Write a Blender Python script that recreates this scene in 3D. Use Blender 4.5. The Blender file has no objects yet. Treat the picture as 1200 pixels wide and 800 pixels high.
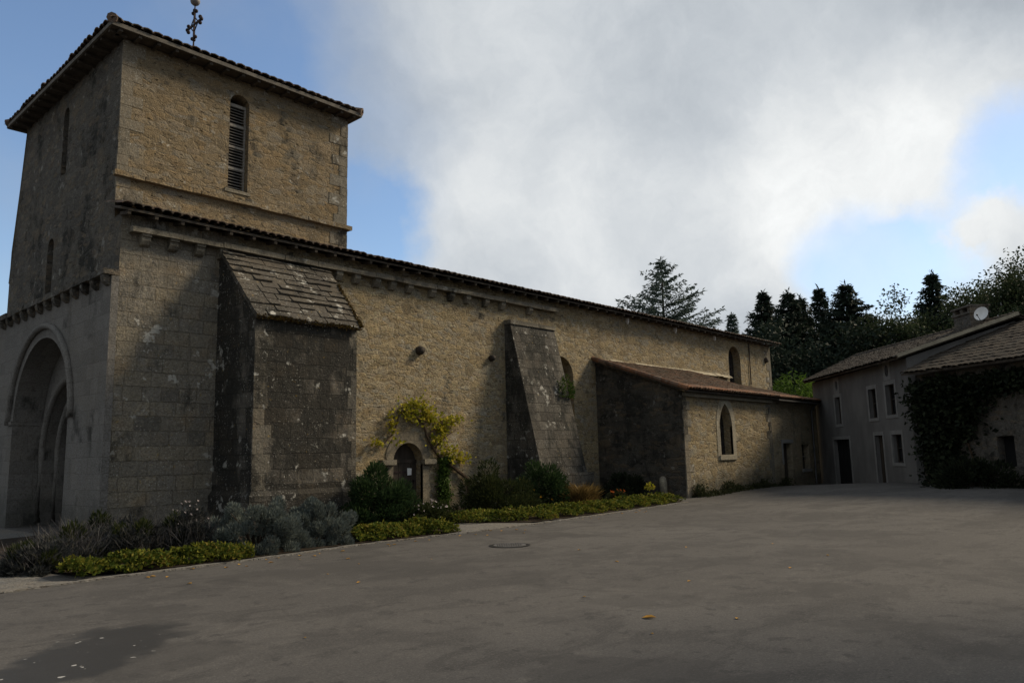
import bpy, math, random
import numpy as np
from mathutils import Vector, Matrix
from mathutils.geometry import tessellate_polygon

random.seed(7)
rng = np.random.default_rng(7)
S = bpy.context.scene
COL = S.collection
rad = math.radians

# ------------------------------------------------------------------ camera
YAW, PITCH, ROLL, FPX, CAMH = rad(42.4), rad(8.5), rad(-1.33), 905.0, 1.6
_f = np.array([math.cos(YAW)*math.cos(PITCH), math.sin(YAW)*math.cos(PITCH), math.sin(PITCH)])
_r = np.array([math.sin(YAW), -math.cos(YAW), 0.0])
_u = np.cross(_r, _f)
_c, _s = math.cos(ROLL), math.sin(ROLL)
_r2, _u2 = _c*_r + _s*_u, -_s*_r + _c*_u
cam = bpy.data.cameras.new('camera')
cam.sensor_width = 36.0
cam.lens = FPX/1200.0*36.0
cam.clip_start, cam.clip_end = 0.05, 3000
co = bpy.data.objects.new('camera', cam)
m = Matrix.Identity(4)
for i in range(3):
    m[i][0], m[i][1], m[i][2] = _r2[i], _u2[i], -_f[i]
m[2][3] = CAMH
co.matrix_world = m
COL.objects.link(co)
S.camera = co
FW = Vector((math.cos(YAW), math.sin(YAW), 0))
RT = Vector((math.sin(YAW), -math.cos(YAW), 0))
def DL(d, l, z=0.0):
    """a point given as metres ahead of / to the right of the photographer"""
    return FW*d + RT*l + Vector((0, 0, z))

# ------------------------------------------------------------------ view, sun, sky
S.view_settings.view_transform = 'Standard'
S.view_settings.look = 'None'
S.view_settings.exposure = 0.35
S.view_settings.gamma = 1.0
S.view_settings.use_curve_mapping = False
S.cycles.max_bounces = 6
SUN = Vector((2.1, -1.0, 1.75)).normalized()
SUN_EL = math.asin(SUN.z)
ld = bpy.data.lights.new('sun', 'SUN')
ld.energy = 3.0
ld.angle = rad(14)
ld.color = (1.0, 0.84, 0.62)
lo = bpy.data.objects.new('sun', ld)
lo.rotation_euler = SUN.to_track_quat('Z', 'Y').to_euler()
lo.location = (0, 0, 60)
COL.objects.link(lo)

class NT:
    """small wrapper to write node trees briefly"""
    def __init__(self, tree):
        self.t = tree
    def n(self, typ, ins=None, **props):
        nd = self.t.nodes.new(typ)
        for k, v in props.items():
            setattr(nd, k, v)
        for k, v in (ins or {}).items():
            self.set(nd.inputs[k], v)
        return nd
    def set(self, sock, v):
        if hasattr(v, 'is_output') or isinstance(v, bpy.types.NodeSocket):
            self.t.links.new(v, sock)
        elif isinstance(v, (tuple, list, Vector)) and sock.type == 'RGBA' and len(v) == 3:
            sock.default_value = (*v, 1)
        else:
            sock.default_value = v
    def math(self, op, a, b=0.0, c=0.0, clamp=False):
        nd = self.n('ShaderNodeMath', {0: a, 1: b, 2: c}, operation=op)
        nd.use_clamp = clamp
        return nd.outputs[0]
    def vmath(self, op, a, b=(0, 0, 0)):
        nd = self.n('ShaderNodeVectorMath', {0: a, 1: b}, operation=op)
        return nd.outputs['Value' if op in ('DOT_PRODUCT', 'LENGTH', 'DISTANCE') else 'Vector']
    def mix(self, fac, a, b, mode='MIX'):
        nd = self.n('ShaderNodeMix', data_type='RGBA', blend_type=mode)
        self.set(nd.inputs[0], fac)
        self.set(nd.inputs[6], a)
        self.set(nd.inputs[7], b)
        return nd.outputs[2]
    def step(self, v, a, b, o0=0.0, o1=1.0):
        nd = self.n('ShaderNodeMapRange', {0: v, 1: a, 2: b, 3: o0, 4: o1}, interpolation_type='SMOOTHSTEP')
        return nd.outputs[0]
    def noise(self, vec, scale, detail=3.0, rough=0.55, out='Fac', dist=0.0):
        nd = self.n('ShaderNodeTexNoise', {'Vector': vec, 'Scale': scale, 'Detail': detail, 'Roughness': rough, 'Distortion': dist})
        return nd.outputs[out]
    def vor(self, vec, scale=1.0, feature='F1', out='Distance', rnd=1.0):
        nd = self.n('ShaderNodeTexVoronoi', {'Vector': vec, 'Scale': scale, 'Randomness': rnd}, feature=feature)
        return nd.outputs[out]
    def ramp(self, fac, stops, interp='LINEAR'):
        nd = self.n('ShaderNodeValToRGB', {0: fac})
        cr = nd.color_ramp
        cr.interpolation = interp
        while len(cr.elements) > 1:
            cr.elements.remove(cr.elements[-1])
        cr.elements[0].position, cr.elements[0].color = stops[0][0], (*stops[0][1], 1)
        for p, c in stops[1:]:
            e = cr.elements.new(p)
            e.color = (*c, 1)
        return nd.outputs[0]
    def comb(self, x, y, z):
        return self.n('ShaderNodeCombineXYZ', {0: x, 1: y, 2: z}).outputs[0]
    def sep(self, v):
        return self.n('ShaderNodeSeparateXYZ', {0: v}).outputs

def pix_dir(x, y):
    v = _r2*((x-600)/FPX) + _u2*(-(y-400)/FPX) + _f
    v /= np.linalg.norm(v)
    return tuple(float(q) for q in v)

w = bpy.data.worlds.new('World')
S.world = w
w.use_nodes = True
w.node_tree.nodes.clear()
N = NT(w.node_tree)
sky = N.n('ShaderNodeTexSky', sky_type='NISHITA')
sky.sun_disc = False
sky.sun_elevation = SUN_EL
sky.sun_rotation = math.atan2(SUN.x, SUN.y)
sky.dust_density = 0.4
sky.ozone_density = 2.0
gd = N.n('ShaderNodeTexCoord').outputs['Generated']
dirn = N.vmath('NORMALIZE', gd)
wn = N.n('ShaderNodeTexNoise', {'Vector': dirn, 'Scale': 3.8, 'Detail': 7.0, 'Roughness': 0.58}).outputs['Color']
warp = N.vmath('MULTIPLY', N.vmath('SUBTRACT', wn, (0.5, 0.5, 0.5)), (0.20, 0.20, 0.20))
dw = N.vmath('NORMALIZE', N.vmath('ADD', dirn, warp))
def blob(px, r0, r1, src=dw):
    d = N.vmath('DOT_PRODUCT', src, pix_dir(*px))
    return N.step(d, math.cos(rad(r1)), math.cos(rad(r0)))
def total(items):
    s = items[0]
    for q in items[1:]:
        s = N.math('ADD', s, q, clamp=True)
    return s
gap = total([N.math('MULTIPLY', blob((0, 190), 3, 31), 0.95), N.math('MULTIPLY', blob((150, 0), 0, 17), 0.7), blob((432, 272), 1.0, 6.0),
             N.math('MULTIPLY', total([blob((1010, 318), 1.0, 5.6), blob((1200, 195), 0.5, 5.0), blob((1085, 305), 0.8, 4.6)]), 0.85)])
gap = N.math('MULTIPLY', gap, N.step(N.noise(dirn, 5, 5, 0.55), 0.30, 0.62, 0.78, 1.0))
puff = total([blob((1185, 285), 0.3, 2.8), blob((1150, 262), 0.2, 2.0)])
gap = N.math('MULTIPLY', gap, N.math('SUBTRACT', 1.0, puff))
soft = dirn
bright = N.math('ADD', N.math('MULTIPLY', blob((1060, 225), 0, 14), 0.26), N.math('MULTIPLY', blob((560, 310), 0, 13), 0.13))
bright = N.math('ADD', bright, N.math('MULTIPLY', blob((800, 330), 0, 14), 0.12))
bright = N.math('ADD', bright, N.math('MULTIPLY', blob((760, 60), 0, 22), 0.16))
dark = N.math('MULTIPLY', blob((870, 120), 0, 12), 0.05)
front = N.step(N.vmath('DOT_PRODUCT', dirn, pix_dir(700, 300)), -0.5, 0.95, 0.36, 0.375)
tex = N.math('MULTIPLY', N.step(N.noise(N.vmath('ADD', dirn, warp), 3.6, 8, 0.6), 0.3, 0.72, 0.88, 1.08), N.step(N.noise(N.vmath('ADD', dirn, warp), 11, 8, 0.65), 0.32, 0.68, 0.95, 1.05))
val = N.math('MULTIPLY', N.math('SUBTRACT', N.math('ADD', front, bright), dark), tex)
ccol = N.mix(N.step(val, 0.3, 0.75), (0.88, 0.97, 1.07), (0.98, 1.0, 1.0))
bg1 = N.n('ShaderNodeBackground', {'Color': sky.outputs[0], 'Strength': 0.125})
bg2 = N.n('ShaderNodeBackground', {'Color': ccol, 'Strength': val})
mx = N.n('ShaderNodeMixShader', {0: N.math('SUBTRACT', 1.0, gap), 1: bg1.outputs[0], 2: bg2.outputs[0]})
out = N.n('ShaderNodeOutputWorld', {0: mx.outputs[0]})

# ------------------------------------------------------------------ materials
def new_mat(name):
    mt = bpy.data.materials.new(name)
    mt.use_nodes = True
    nt = mt.node_tree
    nt.nodes.clear()
    T = NT(nt)
    return mt, T
def finish(T, color, rough=0.9, height=None, bump=0.5, dist=0.02, spec=0.25, metal=0.0):
    b = T.n('ShaderNodeBsdfPrincipled', {'Base Color': color, 'Roughness': rough, 'Metallic': metal, 'Specular IOR Level': spec})
    if height is not None:
        bp = T.n('ShaderNodeBump', {'Strength': bump, 'Distance': dist, 'Height': height})
        T.t.links.new(bp.outputs[0], b.inputs['Normal'])
    o = T.n('ShaderNodeOutputMaterial', {0: b.outputs[0]})
    return b
def wall_uv(T):
    g = T.n('ShaderNodeNewGeometry')
    P, Nn = g.outputs['Position'], g.outputs['True Normal']
    ns, ps = T.sep(Nn), T.sep(P)
    hl = T.math('MAXIMUM', T.math('SQRT', T.math('ADD', T.math('MULTIPLY', ns[0], ns[0]), T.math('MULTIPLY', ns[1], ns[1]))), 0.001)
    uu = T.math('DIVIDE', T.math('SUBTRACT', T.math('MULTIPLY', ns[0], ps[1]), T.math('MULTIPLY', ns[1], ps[0])), hl)
    return P, uu, ps[2]

def stone(name, cols, mortar, kind='rubble', scale=1.0, lichen=0.3, dirt=0.0, dirt_col=(0.025, 0.025, 0.022), mort_fac=0.6,
          ochre=0.2, low=0.0, brick=(0.75, 0.34), bump=0.7, patch=None):
    mt, T = new_mat(name)
    P, u, v = wall_uv(T)
    uv = T.comb(u, v, 0.0)
    wob = T.n('ShaderNodeTexNoise', {'Vector': P, 'Scale': 2.2, 'Detail': 4.0, 'Roughness': 0.6}).outputs['Color']
    amp = 0.10 if kind == 'rubble' else 0.07
    uvw = T.vmath('ADD', uv, T.vmath('MULTIPLY', T.vmath('SUBTRACT', wob, (.5, .5, .5)), (amp, amp, 0)))
    if kind == 'rubble':
        w2 = T.n('ShaderNodeTexNoise', {'Vector': P, 'Scale': 9.0, 'Detail': 3.0, 'Roughness': 0.6}).outputs['Color']
        uvw = T.vmath('ADD', uvw, T.vmath('MULTIPLY', T.vmath('SUBTRACT', w2, (.5, .5, .5)), (0.11, 0.06, 0)))
        row = T.math('FLOOR', T.math('MULTIPLY', T.sep(uvw)[1], 7.0*scale))
        q = T.vmath('MULTIPLY', uvw, (3.6*scale, 7.0*scale, 0))
        rnd_row = T.n('ShaderNodeTexWhiteNoise', {'W': row}, noise_dimensions='1D').outputs['Value']
        q = T.vmath('ADD', q, T.comb(T.math('MULTIPLY', rnd_row, 3.0), 0, 0))
        edge = T.vor(q, 1.0, 'DISTANCE_TO_EDGE', 'Distance', 0.72)
        rc = T.vor(q, 1.0, 'F1', 'Color', 0.72)
        qb = T.vmath('MULTIPLY', uvw, (1.9*scale, 3.6*scale, 0))
        bsel = T.step(T.sep(T.vor(qb, 1.0, 'F1', 'Color', 0.8))[2], 0.80, 0.81)
        edge = T.n('ShaderNodeMix', {0: bsel, 2: edge, 3: T.vor(qb, 1.0, 'DISTANCE_TO_EDGE', 'Distance', 0.8)}).outputs[0]
        rc = T.mix(bsel, rc, T.vor(qb, 1.0, 'F1', 'Color', 0.8))
        rv = T.sep(rc)[0]
        rv2 = T.sep(rc)[1]
        joint = T.math('MULTIPLY', T.step(edge, 0.02, 0.16, 1.0, 0.0), T.step(T.noise(P, 3.1, 3), 0.3, 0.6, 0.35, 1.0))
    else:
        br = T.n('ShaderNodeTexBrick', {'Vector': uvw, 'Color1': (0, 0, 0, 1), 'Color2': (1, 1, 1, 1), 'Mortar': (0.5, 0.5, 0.5, 1), 'Scale': 1.0,
                 'Mortar Size': 0.012, 'Mortar Smooth': 0.35, 'Bias': 0.0, 'Brick Width': brick[0], 'Row Height': brick[1]}, offset=0.43, squash=0.72, squash_frequency=3)
        rv = T.sep(br.outputs['Color'])[0]
        rv2 = T.noise(uvw, 1.7, 2)
        joint = br.outputs['Fac']
    fine = T.noise(P, 28, 5, 0.65)
    mid = T.noise(P, 6.5, 4, 0.6)
    big = T.noise(P, 0.55, 4, 0.6)
    k = len(cols)
    stops = [(i/(k-1), c) for i, c in enumerate(cols)]
    sv = T.math('ADD', T.math('MULTIPLY', rv, 0.85), T.math('MULTIPLY', T.math('SUBTRACT', mid, 0.36), 0.45), clamp=True)
    c = T.ramp(sv, stops)
    c = T.mix(T.step(T.math('ADD', rv2, T.math('MULTIPLY', big, 0.5)), 0.75, 1.2, 0.0, ochre), c, (0.34, 0.215, 0.09))
    c = T.mix(T.math('MULTIPLY', joint, mort_fac), c, mortar)
    c = T.mix(T.step(fine, 0.30, 0.62, 0.6, 0.0), c, (0.055, 0.046, 0.036))
    c = T.mix(T.step(T.noise(P, 19, 4, 0.6), 0.56, 0.70, 0.0, 0.45), c, tuple(min(.5, q*1.35) for q in cols[-1]))
    c = T.mix(T.step(big, 0.35, 0.7, 0.0, 0.22), c, (0.19, 0.165, 0.125))
    strk = T.noise(T.comb(T.math('MULTIPLY', u, 1.6), T.math('MULTIPLY', v, 0.22), 0.0), 1.0, 5, 0.62)
    c = T.mix(T.step(strk, 0.56, 0.74, 0.0, 0.42), c, (0.085, 0.076, 0.062))
    c = T.mix(T.step(T.noise(T.vmath('ADD', P, (3, 31, 9)), 0.9, 3, 0.5), 0.62, 0.72, 0.0, 0.3), c, tuple(min(.5, q*1.1) for q in mortar))
    # pits between stones
    pit = T.math('MULTIPLY', T.step(T.noise(T.vmath('MULTIPLY', uvw, (0.6, 1.5, 1)), 9*scale, 3, 0.55), 0.62, 0.70), 0.7)
    if kind == 'rubble':
        c = T.mix(pit, c, (0.035, 0.028, 0.02))
    if dirt > 0:
        dn = T.math('ADD', T.math('MULTIPLY', T.noise(T.vmath('MULTIPLY', P, (1, 1, 0.55)), 1.1, 6, 0.68), 1.0), T.math('MULTIPLY', T.math('SUBTRACT', rv, 0.5), 0.16))
        c = T.mix(T.step(dn, 0.62-dirt*0.35, 0.80-dirt*0.32, 0.0, 0.88), c, dirt_col)
    if low > 0:
        dn = T.math('SUBTRACT', T.math('ADD', 0.4, T.math('MULTIPLY', T.noise(P, 1.6, 4), 1.1)), T.math('MULTIPLY', v, 0.9))
        c = T.mix(T.step(dn, 0.0, 0.6, 0.0, low), c, (0.05, 0.052, 0.045))
    if lichen > 0:
        l1 = T.math('MULTIPLY', T.step(T.noise(P, 24, 5, 0.68), 0.605, 0.665), T.step(T.noise(P, 1.3, 3), 0.32, 0.60))
        l2 = T.math('MULTIPLY', T.step(T.noise(T.vmath('ADD', P, (7, 3, 5)), 3.4, 6, 0.62), 0.60, 0.66), T.step(T.noise(P, 0.9, 2), 0.40, 0.55))
        c = T.mix(T.math('MULTIPLY', T.math('MAXIMUM', l1, T.math('MULTIPLY', l2, 0.8)), lichen), c, (0.50, 0.49, 0.44))
        l3 = T.step(T.noise(T.vmath('ADD', P, (17, 13, 5)), 9, 3, 0.6), 0.68, 0.73)
        c = T.mix(T.math('MULTIPLY', l3, lichen*0.5), c, (0.33, 0.22, 0.05))
    h = T.math('ADD', T.math('MULTIPLY', joint, -0.28 if kind == 'rubble' else -0.9), T.math('MULTIPLY', fine, 0.7 if kind == 'rubble' else 0.4))
    h = T.math('ADD', h, T.math('ADD', T.math('MULTIPLY', mid, 0.9), T.math('MULTIPLY', rv2, 0.5)))
    if kind == 'rubble':
        h = T.math('SUBTRACT', h, T.math('MULTIPLY', pit, 1.6))
    finish(T, c, 0.95, h, min(1.0, bump*1.3), 0.05, 0.1)
    return mt

M = {}
TAN = [(0.16, 0.13, 0.088), (0.285, 0.222, 0.125), (0.385, 0.303, 0.172), (0.275, 0.252, 0.20), (0.45, 0.365, 0.22)]
GREY = [(0.10, 0.094, 0.083), (0.15, 0.142, 0.125), (0.19, 0.175, 0.15), (0.21, 0.19, 0.155), (0.26, 0.24, 0.205)]
M['rubble'] = stone('tan_rubble', TAN, (0.32, 0.26, 0.175), 'rubble', 1.0, 0.35, 0.08, mort_fac=0.55, low=0.45)
M['tower'] = stone('tower_rubble', [(0.13, 0.104, 0.068), (0.225, 0.172, 0.102), (0.27, 0.205, 0.12), (0.22, 0.198, 0.158), (0.32, 0.255, 0.16)],
                   (0.245, 0.195, 0.125), 'rubble', 0.95, 0.55, 0.22, ochre=0.3)
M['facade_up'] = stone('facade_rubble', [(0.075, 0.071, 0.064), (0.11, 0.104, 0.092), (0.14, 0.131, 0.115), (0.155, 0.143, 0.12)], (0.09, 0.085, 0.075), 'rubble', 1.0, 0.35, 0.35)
M['facade_low'] = stone('facade_ashlar', [(0.15, 0.145, 0.135), (0.185, 0.178, 0.165), (0.21, 0.2, 0.185), (0.17, 0.165, 0.155)], (0.15, 0.142, 0.13), 'ashlar', 1.0, 0.1, 0.12,
                        ochre=0.05, bump=0.4, brick=(0.62, 0.36), low=0.5)
M['nave_ashlar'] = stone('nave_end_ashlar', [(0.12, 0.113, 0.1), (0.19, 0.175, 0.145), (0.25, 0.22, 0.165), (0.22, 0.205, 0.175), (0.31, 0.26, 0.175)], (0.15, 0.135, 0.11), 'ashlar', 1.0, 0.85, 0.22, ochre=0.5, brick=(0.60, 0.34), bump=0.85)
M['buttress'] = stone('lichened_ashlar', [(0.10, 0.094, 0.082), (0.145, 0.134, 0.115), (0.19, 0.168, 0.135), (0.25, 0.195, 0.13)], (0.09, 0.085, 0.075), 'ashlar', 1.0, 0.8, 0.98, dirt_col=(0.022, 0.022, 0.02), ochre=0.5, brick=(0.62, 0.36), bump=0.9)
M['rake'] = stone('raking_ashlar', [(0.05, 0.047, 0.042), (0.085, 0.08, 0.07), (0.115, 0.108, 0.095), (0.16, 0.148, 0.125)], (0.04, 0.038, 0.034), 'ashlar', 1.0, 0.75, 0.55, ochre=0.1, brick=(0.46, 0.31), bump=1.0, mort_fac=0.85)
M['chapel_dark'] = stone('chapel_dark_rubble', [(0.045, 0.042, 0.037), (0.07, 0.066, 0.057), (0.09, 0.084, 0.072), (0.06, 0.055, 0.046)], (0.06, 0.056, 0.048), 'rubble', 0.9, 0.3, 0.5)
M['chapel'] = stone('chapel_rubble', TAN, (0.32, 0.26, 0.175), 'rubble', 0.9, 0.15, 0.05, mort_fac=0.55, low=0.6)
M['annex'] = stone('annex_rubble', [(0.22, 0.19, 0.14), (0.30, 0.255, 0.17), (0.36, 0.30, 0.20), (0.36, 0.325, 0.24)], (0.33, 0.28, 0.19), 'rubble', 0.9, 0.1, 0.1, mort_fac=0.7, low=0.5)
M['dressed'] = stone('dressed_stone', [(0.20, 0.18, 0.14), (0.26, 0.235, 0.18), (0.32, 0.285, 0.21)], (0.24, 0.21, 0.16), 'ashlar', 1.0, 0.25, 0.15, ochre=0.15, brick=(0.9, 0.42), bump=0.35)
M['door_stone'] = stone('door_stone', [(0.15, 0.132, 0.1), (0.2, 0.175, 0.13), (0.235, 0.205, 0.15)], (0.17, 0.15, 0.11), 'ashlar', 1.0, 0.3, 0.25, ochre=0.3, brick=(0.8, 0.36), bump=0.5)
M['pale_dressed'] = stone('pale_dressed_stone', [(0.30, 0.27, 0.21), (0.36, 0.325, 0.25), (0.42, 0.375, 0.28)], (0.3, 0.27, 0.2), 'ashlar', 1.0, 0.15, 0.05, ochre=0.1, brick=(0.8, 0.4), bump=0.3)
M['corbel'] = stone('weathered_corbel_stone', [(0.13, 0.12, 0.1), (0.2, 0.18, 0.14), (0.28, 0.25, 0.19)], (0.2, 0.18, 0.14), 'ashlar', 1.0, 0.5, 0.4, brick=(1.1, 0.9), bump=0.4)
M['barn'] = stone('barn_rubble', [(0.09, 0.084, 0.075), (0.13, 0.12, 0.105), (0.17, 0.157, 0.138)], (0.15, 0.14, 0.122), 'rubble', 0.9, 0.1, 0.3)

def plain(name, col, rough=0.8, var=0.25, sc=6.0, spec=0.25, metal=0.0, bump=0.2, streak=(1, 1, 1)):
    mt, T = new_mat(name)
    P = T.n('ShaderNodeNewGeometry').outputs['Position']
    P2 = T.vmath('MULTIPLY', P, streak)
    nz = T.noise(P2, sc, 5, 0.6)
    c = T.mix(T.step(nz, 0.3, 0.72), tuple(q*(1-var) for q in col), tuple(min(1, q*(1+var)) for q in col))
    finish(T, c, rough, T.noise(P, 35, 4, 0.6), bump, 0.01, spec, metal)
    return mt
M['plaster'] = plain('grey_roughcast_render', (0.15, 0.145, 0.138), 0.95, 0.16, 1.4, 0.1, streak=(1, 1, 0.5))
M['surround'] = plain('pale_window_stone', (0.215, 0.21, 0.2), 0.9, 0.14, 4)
M['wood_dark'] = plain('dark_weathered_wood', (0.045, 0.036, 0.028), 0.8, 0.35, 5, streak=(1, 1, 0.15))
M['wood_grey'] = plain('grey_weathered_wood', (0.27, 0.25, 0.22), 0.85, 0.25, 6, streak=(6, 6, 0.3))
M['wood_slat'] = plain('grey_louvre_wood', (0.15, 0.14, 0.125), 0.85, 0.25, 6)
M['fascia'] = plain('weathered_fascia_board', (0.12, 0.108, 0.09), 0.85, 0.3, 6)
M['soffit'] = plain('old_eaves_boards', (0.07, 0.058, 0.045), 0.9, 0.35, 4)
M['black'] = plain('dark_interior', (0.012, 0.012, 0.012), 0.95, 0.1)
M['glass'] = plain('dark_leaded_glass', (0.018, 0.02, 0.023), 0.25, 0.3, 9, 0.5)
M['pane'] = plain('dark_window_glass', (0.02, 0.022, 0.024), 0.15, 0.2, 3, 0.5)
M['iron'] = plain('rusty_wrought_iron', (0.035, 0.024, 0.024), 0.7, 0.4, 9, metal=0.3)
M['ball'] = plain('dull_copper_ball', (0.20, 0.19, 0.18), 0.6, 0.2, 9, metal=0.2)
M['zinc'] = plain('dull_zinc', (0.09, 0.09, 0.09), 0.5, 0.2, 4, metal=0.5)
M['white'] = plain('weathered_white_paint', (0.72, 0.72, 0.70), 0.6, 0.08, 5)
M['paper'] = plain('white_paper', (0.75, 0.75, 0.73), 0.8, 0.03)
M['mortar'] = plain('pale_mortar_fillet', (0.34, 0.30, 0.22), 0.95, 0.2, 3)
M['moss'] = plain('brown_moss', (0.085, 0.048, 0.018), 1.0, 0.5, 9, 0.05, bump=1.0)
M['kerb'] = stone('kerb_stone', [(0.15, 0.145, 0.135), (0.2, 0.195, 0.18), (0.26, 0.25, 0.235)], (0.1, 0.1, 0.1), 'rubble', 2.0, 0.1, 0.1, bump=0.4)
M['soil'] = plain('garden_soil', (0.035, 0.027, 0.02), 1.0, 0.4, 9, 0.05, bump=1.0)
M['castiron'] = plain('worn_cast_iron', (0.12, 0.115, 0.11), 0.55, 0.25, 14, 0.4, 0.4)
M['bark'] = plain('brown_bark', (0.05, 0.038, 0.028), 0.95, 0.4, 8, 0.1, bump=0.8, streak=(1, 1, 0.2))
M['vinewood'] = plain('vine_wood', (0.085, 0.06, 0.04), 0.95, 0.35, 14, 0.1, bump=0.8)

def tile_mat(name, cols, lich=(0.24, 0.23, 0.19), lf=0.5):
    mt, T = new_mat(name)
    g = T.n('ShaderNodeNewGeometry')
    P = g.outputs['Position']
    c = T.ramp(g.outputs['Random Per Island'], [(i/(len(cols)-1), q) for i, q in enumerate(cols)])
    c = T.mix(T.step(T.noise(P, 5.5, 5, 0.65), 0.45, 0.68, 0, lf), c, lich)
    c = T.mix(T.step(T.noise(P, 2.2, 4, 0.6), 0.5, 0.7, 0, 0.7), c, (0.05, 0.045, 0.036))
    finish(T, c, 0.95, T.noise(P, 30, 4), 0.5, 0.01, 0.1)
    return mt
M['tile'] = tile_mat('old_brown_canal_tiles', [(0.085, 0.062, 0.05), (0.13, 0.09, 0.068), (0.17, 0.12, 0.09), (0.15, 0.13, 0.11)])
M['tile_red'] = tile_mat('red_canal_tiles', [(0.13, 0.075, 0.05), (0.19, 0.095, 0.055), (0.24, 0.115, 0.06), (0.16, 0.11, 0.08)], lf=0.35)
M['tile_mix'] = tile_mat('mottled_canal_tiles', [(0.048, 0.034, 0.025), (0.07, 0.046, 0.031), (0.10, 0.053, 0.031), (0.072, 0.054, 0.04)], (0.085, 0.078, 0.06), 0.5)
M['tile_grey'] = tile_mat('grey_brown_canal_tiles', [(0.036, 0.030, 0.025), (0.05, 0.040, 0.032), (0.064, 0.052, 0.04), (0.044, 0.039, 0.034)], (0.07, 0.066, 0.055), 0.45)

def leaf_mat(name, cols, trans=0.35, rough=0.6):
    mt, T = new_mat(name)
    g = T.n('ShaderNodeNewGeometry')
    P = g.outputs['Position']
    r = T.math('ADD', T.math('MULTIPLY', g.outputs['Random Per Island'], 0.75), T.math('MULTIPLY', T.math('SUBTRACT', T.noise(P, 1.4, 3), 0.35), 0.7), clamp=True)
    c = T.ramp(r, [(i/(len(cols)-1), q) for i, q in enumerate(cols)])
    b = T.n('ShaderNodeBsdfPrincipled', {'Base Color': c, 'Roughness': rough, 'Specular IOR Level': 0.06})
    tr = T.n('ShaderNodeBsdfTranslucent', {'Color': c})
    mxs = T.n('ShaderNodeMixShader', {0: trans, 1: b.outputs[0], 2: tr.outputs[0]})
    T.n('ShaderNodeOutputMaterial', {0: mxs.outputs[0]})
    return mt
M['conifer'] = leaf_mat('dark_conifer_needles', [(0.013, 0.021, 0.016), (0.022, 0.034, 0.024), (0.036, 0.05, 0.032)], 0.15)
M['fir'] = leaf_mat('blue_green_fir_needles', [(0.045, 0.065, 0.055), (0.07, 0.098, 0.08), (0.10, 0.135, 0.11)], 0.2)
M['broadleaf'] = leaf_mat('dark_broad_leaves', [(0.020, 0.030, 0.016), (0.036, 0.052, 0.025), (0.06, 0.075, 0.034)], 0.3)
M['bamboo'] = leaf_mat('bright_bamboo_leaves', [(0.03, 0.06, 0.01), (0.06, 0.11, 0.016), (0.10, 0.155, 0.026)], 0.45)
M['vineleaf'] = leaf_mat('yellow_green_vine_leaves', [(0.13, 0.15, 0.014), (0.24, 0.24, 0.022), (0.36, 0.32, 0.035), (0.40, 0.29, 0.035)], 0.35)
M['ivy'] = leaf_mat('green_ivy_leaves', [(0.03, 0.055, 0.014), (0.05, 0.09, 0.02), (0.08, 0.12, 0.025)], 0.3)
M['cover'] = leaf_mat('yellow_green_ground_cover', [(0.03, 0.05, 0.012), (0.06, 0.085, 0.015), (0.11, 0.13, 0.02), (0.20, 0.19, 0.03), (0.17, 0.10, 0.03)], 0.3)
M['lavender'] = leaf_mat('grey_green_leaves', [(0.085, 0.10, 0.09), (0.13, 0.15, 0.135), (0.19, 0.215, 0.19)], 0.15)
M['stalks'] = leaf_mat('dry_grey_stalks', [(0.04, 0.04, 0.038), (0.07, 0.068, 0.07), (0.11, 0.105, 0.105), (0.07, 0.07, 0.035)], 0.2)
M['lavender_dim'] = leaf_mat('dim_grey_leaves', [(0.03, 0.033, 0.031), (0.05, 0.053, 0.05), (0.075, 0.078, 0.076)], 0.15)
M['shrub'] = leaf_mat('dark_shrub_leaves', [(0.016, 0.030, 0.013), (0.028, 0.052, 0.02), (0.055, 0.085, 0.03)], 0.25)
M['shrub_olive'] = leaf_mat('olive_shrub_leaves', [(0.016, 0.022, 0.010), (0.03, 0.04, 0.014), (0.055, 0.06, 0.02)], 0.25)
M['dry'] = leaf_mat('dry_brown_fronds', [(0.08, 0.05, 0.02), (0.15, 0.10, 0.035), (0.20, 0.14, 0.05)], 0.3)
M['petal_y'] = leaf_mat('yellow_orange_petals', [(0.55, 0.24, 0.02), (0.6, 0.36, 0.03)], 0.2)
M['petal_o'] = leaf_mat('orange_red_petals', [(0.32, 0.07, 0.02), (0.45, 0.13, 0.02)], 0.2)
M['petal_w'] = leaf_mat('pale_petals', [(0.4, 0.36, 0.34), (0.5, 0.42, 0.4)], 0.2)
M['vine_dark'] = leaf_mat('dark_creeper_leaves', [(0.010, 0.014, 0.009), (0.020, 0.026, 0.014), (0.038, 0.045, 0.022)], 0.15)
M['weed'] = leaf_mat('dark_weeds', [(0.02, 0.026, 0.012), (0.035, 0.042, 0.018), (0.06, 0.062, 0.03)], 0.25)
M['fallen'] = leaf_mat('fallen_leaf_orange', [(0.35, 0.15, 0.03), (0.42, 0.25, 0.05), (0.25, 0.12, 0.05)], 0.1)

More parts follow.
